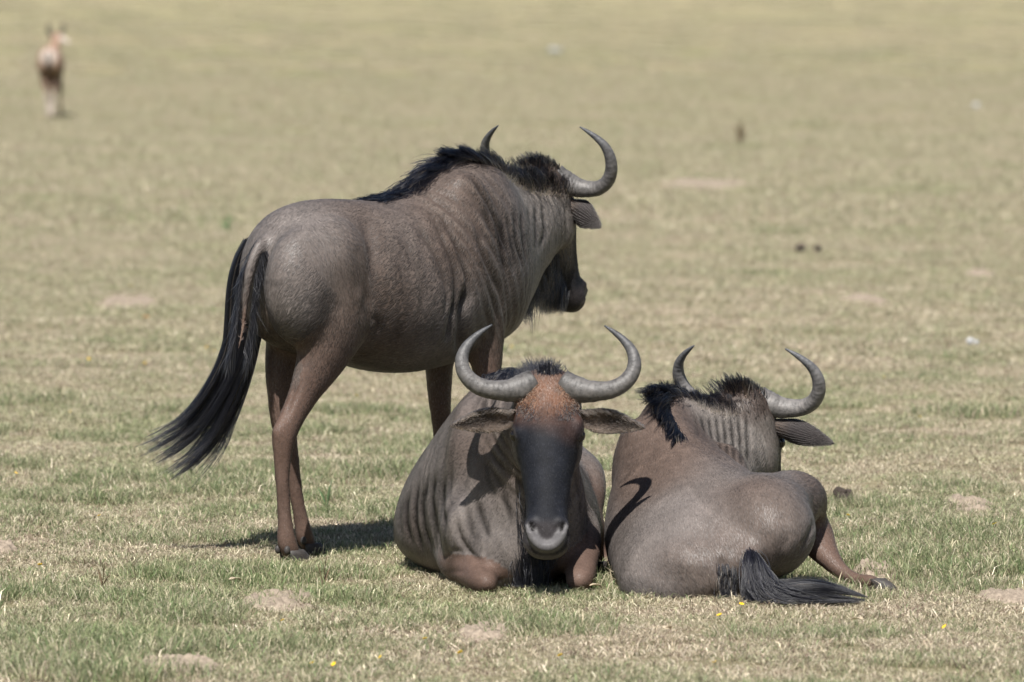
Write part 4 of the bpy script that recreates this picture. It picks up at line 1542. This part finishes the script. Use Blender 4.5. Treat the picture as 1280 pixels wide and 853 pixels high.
# ================================================================== wildebeest lying down, rump to the camera
def build_rear():
    W0 = globals()['W']

    def W(px, py, Y):
        return W0(px, py + 11 * min(max((py - 580) / 140, 0), 1.1), Y - 0.20)
    b = Beast('wildebeest', 'wildebeest lying with its rump this way and head turned aside', G(880, 745), 13)
    hb = rad(102)
    Rt = R2(hb)
    st = []

    def tr(T, B, w, roll=0.0, k=0.42, nu=2.1, nl=2.5, L=None):
        l = Rt if L is None else L
        l = l * math.cos(roll) + UP * math.sin(roll)
        st.append((W(*T), W(*B), l, w, k, nu, nl))
    tr((932, 682, 18.74), (912, 722, 18.74), 0.05, 0.3)
    tr((922, 660, 18.80), (900, 738, 18.78), 0.170, 0.25)
    tr((910, 628, 18.90), (886, 742, 18.88), 0.275, 0.22)
    tr((896, 598, 19.06), (880, 740, 19.04), 0.292, 0.18, 0.42, 1.85)
    tr((874, 571, 19.24), (874, 734, 19.22), 0.285, 0.12, 0.40, 1.65)
    tr((851, 543, 19.42), (868, 728, 19.40), 0.270, 0.06, 0.40, 1.55)
    tr((835, 514, 19.58), (862, 722, 19.56), 0.235, 0.0, 0.40, 1.5)
    tr((830, 494, 19.70), (862, 718, 19.70), 0.195, 0.0, 0.42, 1.55)
    L2 = R2(rad(70))
    L3 = R2(rad(52))
    tr((840, 490, 19.80), (878, 700, 19.82), 0.160, 0, 0.42, 1.9, 2.0, L2)
    tr((868, 498, 19.88), (908, 650, 19.92), 0.135, 0, 0.45, 2.0, 2.0, L3)
    tr((898, 496, 19.95), (926, 612, 19.98), 0.110, 0, 0.5, 2.0, 2.0, L3)
    tr((922, 493, 20.02), (942, 592, 20.04), 0.088, 0, 0.5, 2.0, 2.0, L3)
    b.trunk(st)
    Fw = np.array([math.cos(hb), math.sin(hb), 0])
    ax = lambda r_, f, z: np.array([Rt * r_, Fw * f, UP * z])
    b.lump(W(952, 655, 19.00), ax(0.160, 0.24, 0.155))
    b.lump(W(950, 630, 19.08), ax(0.150, 0.24, 0.105))
    b.lump(W(852, 690, 19.00), ax(0.165, 0.27, 0.12))
    b.lump(W(900, 700, 18.86), ax(0.13, 0.13, 0.11))
    b.lump(W(800, 600, 19.62), ax(0.085, 0.16, 0.20))
    b.lump(W(905, 620, 19.66), ax(0.085, 0.16, 0.18))
    b.limb('leg_hind_right', [(W(972, 632, 19.12), 0.11, 0.12), (W(1000, 625, 19.28), 0.080, 0.100), (W(1012, 650, 19.30), 0.058, 0.084), (W(1028, 680, 19.25), 0.042, 0.058),
                              (W(1042, 696, 19.21), 0.035, 0.040), (W(1050, 704, 19.19), 0.033, 0.034), (W(1062, 711, 19.16), 0.028, 0.030), (W(1078, 716, 19.12), 0.027, 0.029), (W(1089, 717, 19.09), 0.031, 0.033), (W(1099, 720, 19.07), 0.026, 0.027)], UP)
    b.limb('leg_hind_left', [(W(830, 700, 19.05), 0.07, 0.08), (W(815, 712, 19.3), 0.05, 0.06), (W(835, 716, 19.5), 0.035, 0.04)], UP)
    b.limb('leg_fore_left', [(W(795, 660, 19.72), 0.07, 0.08), (W(795, 690, 19.85), 0.055, 0.06), (W(805, 698, 20.05), 0.045, 0.048), (W(815, 700, 20.0), 0.035, 0.035), (W(820, 708, 19.75), 0.03, 0.03)], UP)
    b.limb('leg_fore_right', [(W(905, 660, 19.74), 0.07, 0.08), (W(908, 690, 19.87), 0.055, 0.06), (W(900, 698, 20.07), 0.045, 0.048), (W(890, 700, 20.0), 0.035, 0.035), (W(885, 708, 19.75), 0.03, 0.03)], UP)
    H = Head(W(938, 488, 20.03), rad(60), rad(66), 0, 0.95)
    b.head(H)
    dock = [(W(930, 676, 18.80), 0.028, 0.028), (W(938, 690, 18.73), 0.024, 0.024), (W(944, 715, 18.69), 0.018, 0.018), (W(955, 735, 18.67), 0.012, 0.012)]
    b.limb('tail', dock, XAX, 12)
    X = b.tr_X

    def ctr(bb, I, q, col, disp, length, gloss):
        tl = I['names'] == 'tail'
        col[tl] = np.array([0.10, 0.07, 0.055])
        # brown saddle over back and shoulders
        m = sstep(X[3], X[5], q['ax']) * sstep(X[8], X[7], q['ax']) * sstep(0.5, 0.75, q['hgt']) * (~q['isleg'])
        col = col + (np.array([0.092, 0.063, 0.049]) * (0.8 + 0.4 * q['n3'][:, None]) - col) * (m * 0.6)[:, None]
        # paler grey line down the back
        rows = [([(830, 520), (836, 560), (848, 590), (872, 625), (905, 655), (930, 675)], 4.0, 0.002, 1.12),
                ([(1016, 612), (1020, 640), (1012, 668), (996, 698)], 3.0, 0.010, 0.85), ([(975, 640), (985, 665), (978, 690)], 7.0, 0.006, 1.0),  # haunch edge crease, part of its shade put into the colour
                ([(898, 690), (903, 712), (905, 738)], 5.0, 0.014, 0.7), ([(950, 690), (965, 715), (980, 725)], 4.0, 0.010, 0.85),  # folds beside the tail: inner thigh shading painted into the coat
                *[([(x0, y0), (x0 + 4, (y0 + y1) / 2), (x0 + 5, y1)], 2.6, 0.008, 0.14) for (x0, y0, y1) in
                  ((868, 520, 548), (877, 518, 556), (886, 516, 566), (895, 514, 574), (904, 512, 580), (913, 510, 584), (922, 508, 586), (931, 507, 584))],
                ([(860, 600), (885, 650), (893, 690)], 7.0, 0.005, 1.0), ([(835, 530), (880, 560), (930, 590)], 6.0, 0.004, 0.95)]
        return marks(I['V'], I['N'], col, disp, rows, ((I['names'] != 'head') | (I['hl'][:, 2] < -0.135)) & ~tl) + (length, gloss)
    paint = make_paint(X[8] + 0.02, rust=0.6, stripes=[(X[8], X[11] + 0.06, 0.036, 0.4, 0.002, -0.2)], brown=0.38, ctr=ctr)
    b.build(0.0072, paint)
    b.coat(48000)
    add_horns(b, droop=0.018, tint=1.1)
    add_ears(b, angL=(1, 0.25, -0.3), angR=(1, 0.30, 0.10), length=0.225, width=0.042, openv=(0.2, 0.7, 1.0))
    add_eyes(b)
    e = W(1100, 720, 19.06)
    add_hoof(b, np.array([e[0], e[1], 0.002]), np.array([1, -0.3, 0]), 0.023, 0.034)
    r = b.r
    n = 5200
    P, D, up, L, q, lo = b.crest('mane', 5.0, 11.2, n, None, lat=0.022)
    wi = sstep(0.55, 0.35, q)[:, None]
    fl = sstep(0.34, 0.20, q)[:, None]
    sh_ = (sstep(0.5, 0.65, q) * r.uniform(0, 0.05, n))[:, None]
    P = P + L * sh_ - up * sh_ * 0.55 - L * (lo[:, None] * fl * 0.85) + up * 0.012 * fl
    jit = r.normal(0, 0.22, (n, 3)) * (1 - 0.5 * fl)
    d0 = nrm(-D * (0.35 + 0.5 * wi) + up * (0.9 - 0.78 * fl) - L * 0.35 * wi + L * (lo[:, None] * 8) + jit)
    d1 = nrm(-D * (0.5 + 0.7 * wi) + up * (0.8 - 0.7 * wi - 0.3 * fl) - L * 0.5 * wi + L * (lo[:, None] * 6) + jit * 1.2)
    S = clumped(strand(P, d0, d1, (0.050 + 0.050 * wi[:, 0]) * r.uniform(0.45, 1.25, n), r), r, 170, 0.75)
    poll_hair(b, S, n, 0.10)
    n = 800
    P, D, up, L, q, lo = b.crest('m', 8.0, 11.3, n, None, lat=0.02)
    P = P + L * 0.055 - up * 0.038
    d0 = nrm(L * 0.5 + up * 0.9 - D * 0.3 + r.normal(0, 0.22, (n, 3)))
    S = strand(P, d0, nrm(d0 + up * 0.5), r.uniform(0.02, 0.045, n), r)
    hair_obj('mane_root_hair', S, 0.0008 * taper(6), np.array([0.34, 0.29, 0.24]) * r.uniform(0.5, 1.2, n)[:, None], M_MANE, b.root)
    beard(b, 1600, 0.08, tan=0.1)
    g = [[(934, 684, 18.70), (936, 705, 18.66), (930, 730, 18.62), (936, 748, 18.60), (952, 752, 18.58)],
         [(940, 686, 18.68), (946, 712, 18.64), (956, 738, 18.60), (974, 750, 18.58), (1000, 751, 18.58)],
         [(943, 690, 18.68), (955, 718, 18.64), (972, 738, 18.60), (1010, 748, 18.60), (1055, 746, 18.60)],
         [(944, 692, 18.68), (960, 722, 18.64), (990, 730, 18.62), (1035, 738, 18.62), (1080, 742, 18.62)],
         [(944, 694, 18.68), (965, 728, 18.65), (1000, 722, 18.66), (1040, 722, 18.68), (1082, 734, 18.66)]]
    S = fan([[W(*p) for p in q_] for q_ in g], 4200, [0.006, 0.014, 0.016, 0.018, 0.014, 0.010], r, 12, clump=40)
    S[..., 2] = np.maximum(S[..., 2], 0.008 + 0.01 * r.random(len(S))[:, None])
    hair_obj('tail_hair', S, 0.0011 * taper(12), dark_cols(r, len(S), 0.02), M_MANE, b.root)
    # dark hair on the inner buttock beside the tail
    n = 500
    P = np.array([W(x, y, 18.74) for x, y in zip(r.normal(908, 6, n), r.uniform(695, 735, n))])
    S = clumped(strand(P, nrm(np.array([0, -0.6, -1.0]) + r.normal(0, 0.2, (n, 3))), nrm(-UP + r.normal(0, 0.2, (n, 3))), r.uniform(0.03, 0.07, n), r), r, 60, 0.5)
    hair_obj('buttock_hair', S, 0.0009 * taper(6), dark_cols(r, n, 0.15), M_MANE, b.root)
    return b


build_standing()
build_front()
build_rear()


# ================================================================== far antelope
def build_antelope():
    b = Beast('antelope', 'small brown antelope with pale rump walking off far across the plain', G(64, 148), 21, 'antelope', None)
    Rt = R2(rad(84))
    st = [(W(61, 68, 83.25), W(61, 84, 83.25), Rt, 0.06, 0.45, 2.1, 2.1), (W(61, 60, 83.36), W(62, 95, 83.36), Rt, 0.150, 0.45, 2.1, 2.1),
          (W(62, 57.5, 83.6), W(63, 98, 83.6), Rt, 0.168, 0.45, 2.1, 2.1), (W(65, 58, 83.95), W(66, 101, 83.95), Rt, 0.168, 0.45, 2.1, 2.1),
          (W(67, 56, 84.2), W(68, 98, 84.2), Rt, 0.13, 0.45, 2.0, 2.1), (W(68, 51, 84.36), W(69, 84, 84.36), Rt, 0.085, 0.5, 2.0, 2.0),
          (W(69, 45, 84.48), W(70, 62, 84.48), Rt, 0.060, 0.5, 2.0, 2.0)]
    b.trunk(st, 40)

    def leg(nm, rows):
        b.limb(nm, [(W(x, y, Y), r, f) for (x, y, Y, r, f) in rows], Rt)
    leg('leg_hind_left', [(57, 78, 83.42, 0.085, 0.11), (56, 98, 83.5, 0.065, 0.085), (57, 114, 83.36, 0.036, 0.044), (59, 130, 83.38, 0.030, 0.032), (60, 143, 83.40, 0.032, 0.034), (60.5, 147, 83.42, 0.030, 0.034)])
    leg('leg_hind_right', [(66, 78, 83.42, 0.085, 0.11), (68, 98, 83.5, 0.062, 0.085), (67.5, 114, 83.38, 0.036, 0.044), (67, 130, 83.40, 0.030, 0.032), (67, 143, 83.44, 0.032, 0.034), (67, 147, 83.46, 0.030, 0.034)])
    leg('leg_fore_left', [(66, 85, 84.15, 0.05, 0.07), (65, 108, 84.15, 0.036, 0.040), (64, 125, 84.15, 0.026, 0.026), (64, 145, 84.15, 0.026, 0.028)])
    leg('leg_fore_right', [(73, 85, 84.15, 0.05, 0.07), (75, 108, 84.2, 0.036, 0.040), (75.5, 125, 84.2, 0.026, 0.026), (76, 145, 84.2, 0.026, 0.028)])
    hd = [(69, 45, 84.50, 0.055, 0.06), (73, 47, 84.46, 0.058, 0.065), (79, 50, 84.42, 0.042, 0.048), (84, 53, 84.38, 0.034, 0.034), (87, 54.5, 84.36, 0.024, 0.024)]
    leg('head', hd)
    b.lump(W(57, 80, 83.45), np.array([Rt * 0.09, np.array([0, 0.15, 0]), UP * 0.15]))
    b.lump(W(66.5, 80, 83.45), np.array([Rt * 0.09, np.array([0, 0.15, 0]), UP * 0.15]))

    def paint(bb, I):
        V, nm = I['V'], I['names']
        pz = V[:, 2]
        n2 = vnoise(V, 12)
        col = np.tile(np.array([0.27, 0.180, 0.130]), (len(V), 1)) * (0.75 + 0.5 * n2[:, None])
        dk = np.array([0.12, 0.078, 0.056])
        col = col + (dk - col) * (sstep(0.68, 0.56, pz) * sstep(0.30, 0.42, pz))[:, None]
        wh = np.array([0.44, 0.38, 0.33])
        c = W(60.5, 72, 83.3)
        col = col + (wh - col) * (sstep(0.14, 0.07, np.linalg.norm((V - c) * [1, 0.55, 1], axis=1)))[:, None]
        hind = np.char.startswith(nm.astype(str), 'leg_hind')
        col = col + (wh - col) * (sstep(0.40, 0.30, pz) * hind)[:, None]
        hx = (V - W(76, 48, 84.45)) @ nrm(W(87, 54, 84.36) - W(73, 47, 84.46))
        col = col + (wh - col) * (sstep(-0.01, 0.05, hx) * (nm == 'head'))[:, None]
        return col, np.zeros(len(V)), np.zeros(len(V)), np.full(len(V), 0.4)
    b.build(0.014, paint, 8, 3)
    for pl in ([(67, 45), (62, 41), (60.5, 36), (61.5, 29)], [(71, 45), (76, 41.5), (79, 37), (79.5, 29)]):
        P = np.array([W(x, y, 84.50) for x, y in pl])
        xs = np.linspace(0, 3, 16)
        Q = hermite(P, np.arange(4.0), xs)
        s = Shell()
        s.rings(tube_rings(Q, np.linspace(0.036, 0.016, 16), np.linspace(0.036, 0.016, 16), Rt, 10))
        me = s.mesh('horn')
        set_attr(me, 'col', 'FLOAT_COLOR', 'POINT', np.tile([0.04, 0.034, 0.03, 1], (len(me.vertices), 1)))
        mesh_obj('horn', me, M_HORN, b.root)
    for tip, sd in (((62, 52), -1), ((77, 43), 1)):
        P = np.array([W(68, 47, 84.5), (W(68, 47, 84.5) + W(*tip, 84.52)) / 2, W(*tip, 84.52)])
        Q = hermite(P, np.arange(3.0), np.linspace(0, 2, 10))
        s = Shell()
        s.rings(tube_rings(Q, np.interp(np.linspace(0, 1, 10), [0, 0.5, 1], [0.018, 0.03, 0.004]), np.full(10, 0.008), UP, 10))
        me = s.mesh('ear')
        set_attr(me, 'col', 'FLOAT_COLOR', 'POINT', np.tile([0.22, 0.15, 0.11, 1], (len(me.vertices), 1)))
        mesh_obj('ear', me, M_SKIN, b.root)
    # thin dark tail
    r = b.r
    Pt = [[W(60.5 + i * 0.7, 66, 83.22), W(60.3 + i * 0.8, 78, 83.2), W(60.6 + i, 92, 83.22)] for i in (-1, 0, 1)]
    S = fan(Pt, 260, [0.006, 0.008, 0.010], r, 6)
    hair_obj('tail_hair', S, 0.0018 * taper(6), dark_cols(r, 260), M_MANE, b.root)


build_antelope()


# ================================================================== small things lying on the plain
M_SAND = mat_plain('pale pinkish sand', (0.28, 0.228, 0.178), 0.95, 70, 0.5, 0.9, 0.1)
M_DUNG = mat_plain('dry dark dung', (0.050, 0.040, 0.034), 0.9, 90, 0.5, 0.8, 0.1)
M_STONE = mat_plain('pale stone', (0.36, 0.36, 0.355), 0.8, 14, 0.3, 0.5, 0.2)
M_LEAFG = mat_plain('grey green leaf', (0.11, 0.17, 0.075), 0.5, 40, 0.3, 0.1, 0.3)
M_LEAFO = mat_plain('orange dead leaf', (0.62, 0.26, 0.035), 0.6, 40, 0.3, 0.1, 0.3)
M_LEAFD = mat_plain('bleached dry leaf', (0.56, 0.46, 0.33), 0.7, 50, 0.3, 0.2, 0.2)
M_YEL = mat_plain('yellow petals', (0.80, 0.52, 0.02), 0.5, 40, 0.2, 0, 0.2)
M_STEM = mat_plain('dry brown stalk', (0.12, 0.09, 0.055), 0.8, 60, 0.4, 0.2, 0.1)

MLAB = ['low heap of pinkish sand in front of the hind hooves of the standing animal', 'small round sand heap in front of the animal facing front', 'flat sand heap lying nearest, left of the round one',
        'sand heap at the far left beside a green tuft', 'broad sand patch on the open grass beyond the dung', 'sand heap at the right edge in front of the outstretched leg',
        'sand heap behind the outstretched hind leg and hoof', 'wide bare sand patch far behind the horns', 'bare sand strip beside the orange leaf',
        'small far sand heap, left one of a pair', 'small far sand heap, right one of a pair']


def heap(px, py, rx, ry, h, label, seed):
    r = np.random.default_rng(seed)
    c = G(px, py)
    n = 40
    g = np.linspace(-1.25, 1.25, n)
    X, Y = np.meshgrid(g, g)
    q = np.stack([X.ravel() * rx, Y.ravel() * ry, np.full(n * n, seed * 3.1)], -1)
    rr = np.sqrt(X**2 + Y**2).ravel() * (0.45 + 0.65 * vnoise(q, 0.9 / min(rx, ry)) + 0.55 * vnoise(q + 4, 2.4 / min(rx, ry)))
    z = 0.85 * h * sstep(1.05, 0.45, rr)
    cl = vnoise(q + 5, 55) * 0.6 + vnoise(q + 9, 120) * 0.4
    z = z * (0.75 + 0.5 * vnoise(q + 2, 1.2 / min(rx, ry))) + (np.clip(cl - 0.42, 0, 1) * 0.045) * sstep(1.1, 0.7, rr) - 0.02 * sstep(0.9, 1.2, rr)
    V = np.stack([q[:, 0], q[:, 1], z], -1)
    i, j = np.meshgrid(np.arange(n - 1), np.arange(n - 1), indexing='ij')
    a = (i * n + j).ravel()
    F = np.stack([a, a + 1, a + n + 1, a + n], -1)
    rq = rr[F].min(1)
    F = F[rq < 1.2]
    me = bpy.data.meshes.new('sand_heap')
    me.from_pydata(V.tolist(), [], F.tolist())
    o = mesh_obj('sand_heap', me, M_SAND)
    o.location = (c[0], c[1], float(ground_z(c[0], c[1])) if c[1] < 45 else 0.0)
    o['label'] = label
    o['category'] = 'sand heap'
    o['group'] = 'sand heaps thrown up on the plain'


for k, ((mx, my, rx, ry, h), lb) in enumerate(zip(MOUNDS, MLAB)):
    heap(mx, my, rx, ry, h, lb, 40 + k)


def thing(o, label, cat, group=None):
    o['label'] = label
    o['category'] = cat
    if group:
        o['group'] = group
    return o


def lumpy(name, c, rows, mat, label, cat, seed, group=None):
    """irregular lumps merged into one piece"""
    r = np.random.default_rng(seed)
    s = Shell()
    for (dx, dy, dz, a, b_, h) in rows:
        u = np.linspace(0.05, math.pi - 0.05, 12)
        v = np.arange(16) / 16 * 2 * math.pi
        P = np.stack([np.sin(u)[:, None] * np.cos(v), np.sin(u)[:, None] * np.sin(v), np.cos(u)[:, None] * np.ones(16)], -1)
        P = P * (0.75 + 0.5 * vnoise(P.reshape(-1, 3) + seed + dx * 50, 1.9).reshape(12, 16, 1))
        s.rings(np.array([dx, dy, dz]) + P * np.array([a, b_, h]))
    o = mesh_obj(name, s.mesh(name), mat)
    o.location = c
    return thing(o, label, cat, group)


lumpy('dung_pile', G(1055, 629), [(-0.015, 0, 0.035, 0.024, 0.024, 0.020), (0.012, 0.01, 0.030, 0.020, 0.02, 0.018), (0.0, -0.02, 0.02, 0.03, 0.02, 0.02), (0.022, -0.01, 0.022, 0.014, 0.014, 0.014)],
      M_DUNG, 'small dark lump of dung in the grass beside the lying rump', 'dung', 3)
lumpy('dung_pile', G(1006, 316), [(-0.03, 0, 0.035, 0.035, 0.05, 0.024), (0.09, 0.02, 0.03, 0.028, 0.03, 0.018)],
      M_DUNG, 'dark dung lumps far out on the grass above the right horn', 'dung', 5)
lumpy('rock', G(693, 66), [(-0.06, 0, 0.06, 0.11, 0.14, 0.075), (0.10, 0.03, 0.05, 0.11, 0.10, 0.06)], M_STONE, 'larger pale rock far out on the plain above the horns', 'rock', 8)
lumpy('rock', G(1220, 136), [(0, 0, 0.04, 0.05, 0.05, 0.05)], M_STONE, 'smaller pale rock alone on the far plain', 'rock', 9)
lumpy('rock', G(1213, 432), [(0, 0, 0.02, 0.022, 0.02, 0.018), (0.03, 0.01, 0.015, 0.014, 0.014, 0.012)], M_STONE, 'pale pebble in the grass behind the turned head', 'rock', 10)


def leaf_mesh(name, L, wd, curl, bend, base, az, elev):
    """one leaf: thin, folded along its midrib, bent along its length"""
    n = 9
    t = np.linspace(0, 1, n)
    w = wd * np.sin(np.clip(t * 0.94 + 0.05, 0, 1) * math.pi) ** 0.8
    d = np.array([math.cos(az), math.sin(az), 0])
    sd = np.array([-math.sin(az), math.cos(az), 0])
    e = elev - bend * t
    st = np.stack([np.cumsum(np.cos(e)), np.cumsum(np.sin(e))], -1) * L / n
    mid = d * st[:, :1] + UP * st[:, 1:]
    up = np.stack([-d * math.sin(q) + UP * math.cos(q) for q in e])
    rows = []
    for k, off in ((-1, 0.0), (0, 0.0), (1, 0.0)):
        rows.append(mid + sd * (k * w)[:, None] + up * (abs(k) * w * curl)[:, None])
    top = np.stack(rows, 1)
    R = np.concatenate([top, (top - up[:, None] * 0.0012)[:, ::-1]], 1)
    s = Shell()
    s.rings(R + np.asarray(base))
    return s.mesh(name)


def weed(px, py, leaves, mat, label, cat='weed'):
    c = G(px, py)
    e = empty('weed', c, label, cat)
    for (L, wd, az, el, bend) in leaves:
        mesh_obj('leaf', leaf_mesh('leaf', L, wd, 0.35, bend, c, az, el), mat, e)


weed(409, 638, [(0.11, 0.006, 0.3, 1.5, 0.2), (0.085, 0.006, 2.6, 1.25, 0.3), (0.09, 0.005, 1.2, 1.35, 0.1), (0.06, 0.005, 3.4, 1.1, 0.4)], M_LEAFG, 'grey green sprout with upright leaves beside the standing hind legs')
weed(283, 291, [(0.13, 0.022, 0.5, 1.35, 0.2), (0.10, 0.018, 2.4, 1.2, 0.4), (0.09, 0.018, -0.6, 1.0, 0.4)], M_LEAFG, 'small green weed standing behind the tail of the standing animal')
weed(925, 183, [(0.30, 0.03, 0.5, 1.5, 0.1), (0.26, 0.03, 2.4, 1.4, 0.2), (0.22, 0.03, -0.6, 1.3, 0.2)], M_STEM, 'dry brown weed standing alone far out on the plain')
weed(404, 735, [(0.10, 0.003, 0.3, 1.5, 0.1), (0.075, 0.003, 2.6, 1.4, 0.2), (0.07, 0.004, 1.0, 1.2, 0.4)], M_STEM, 'dark dry stalk standing among grass right of the low sand heap')
weed(128, 735, [(0.085, 0.003, 0.4, 1.5, 0.1), (0.06, 0.004, 2.2, 1.3, 0.3), (0.05, 0.004, -0.4, 1.2, 0.4)], M_STEM, 'dark dry stalk in the open grass at the left')
weed(1185, 440, [(0.12, 0.004, 0.4, 1.5, 0.1), (0.10, 0.004, 2.2, 1.35, 0.3), (0.09, 0.004, -0.4, 1.2, 0.3)], M_STEM, 'dark dry stalk behind the lying animals at the right')


def loose(px, py, L, wd, az, mat, label, name='dead_leaf', cat='leaf', el=0.25):
    c = G(px, py)
    o = mesh_obj(name, leaf_mesh(name, L, wd, 0.5, 0.7, np.array([0, 0, 0.022]), az, el), mat)
    o.location = c
    return thing(o, label, cat, 'fallen leaves in the grass')


loose(186, 402, 0.055, 0.012, 2.3, M_LEAFO, 'bright orange dead leaf lying behind the tail')
loose(760, 646, 0.085, 0.012, 0.15, M_LEAFD, 'bleached curled leaf lying between the two lying animals')
loose(735, 742, 0.05, 0.010, 0.4, M_LEAFD, 'bleached leaf right under the folded knee')
loose(124, 622, 0.06, 0.008, 0.2, M_LEAFD, 'bleached leaf on the open grass left of the tail tip')
loose(828, 796, 0.05, 0.010, 1.0, M_LEAFD, 'bleached leaf in front of the lying rump')
loose(285, 735, 0.06, 0.012, 0.8, M_LEAFD, 'bleached leaf beside the low heap of pinkish sand')
loose(1080, 785, 0.05, 0.012, 2.4, M_LEAFD, 'bleached leaf in front of the outstretched hind leg')

# little yellow flowers
FL = [(124, 653), (353, 788), (50, 717), (390, 846), (102, 457), (111, 457), (181, 461), (88, 524), (258, 443), (267, 447), (164, 363), (531, 810), (575, 827), (417, 842), (475, 836),
      (927, 767), (899, 779), (893, 843), (1243, 667), (1060, 655), (1150, 530), (1105, 480), (446, 505), (700, 830), (1180, 800), (20, 600), (640, 440)]
ps = Shell()
for k in range(6):
    a = k / 6 * 2 * math.pi
    d = np.array([math.cos(a), math.sin(a), 0.15])
    ps.ellipsoid(d * 0.0055, np.array([d * 0.0045, np.cross(UP, d) * 0.003, UP * 0.0012]), 6, 8)
ps.ellipsoid(np.zeros(3), np.eye(3) * [0.0028, 0.0028, 0.002], 6, 8)
pm = ps.mesh('petals')
smooth(pm)
pm.materials.append(M_YEL)
ss = Shell()
zz = np.linspace(0, 1, 6)
ss.rings(tube_rings(np.stack([0.006 * zz**2, 0 * zz, zz * 0.05 - 0.05], -1) - np.array([0.006, 0, 0]), np.full(6, 0.0009), np.full(6, 0.0009), XAX, 6))
sm_ = ss.mesh('stem')
sm_.materials.append(M_LEAFG)
fr = np.random.default_rng(3)
for (x, y) in FL:
    c = G(x, y)
    e = empty('yellow_flower', (c[0], c[1], 0.032 + fr.uniform(-0.01, 0.006)), 'tiny yellow flower head standing in the short grass', 'flower', 'yellow flowers scattered in the grass')
    e.rotation_euler = (fr.uniform(0.2, 0.8), fr.uniform(-0.4, 0.4), fr.uniform(0, 6))
    e.scale = [fr.uniform(0.6, 0.95)] * 3
    for nm, m_ in (('petals', pm), ('stem', sm_)):
        o = bpy.data.objects.new(nm, m_)
        COL.objects.link(o)
        o.parent = e
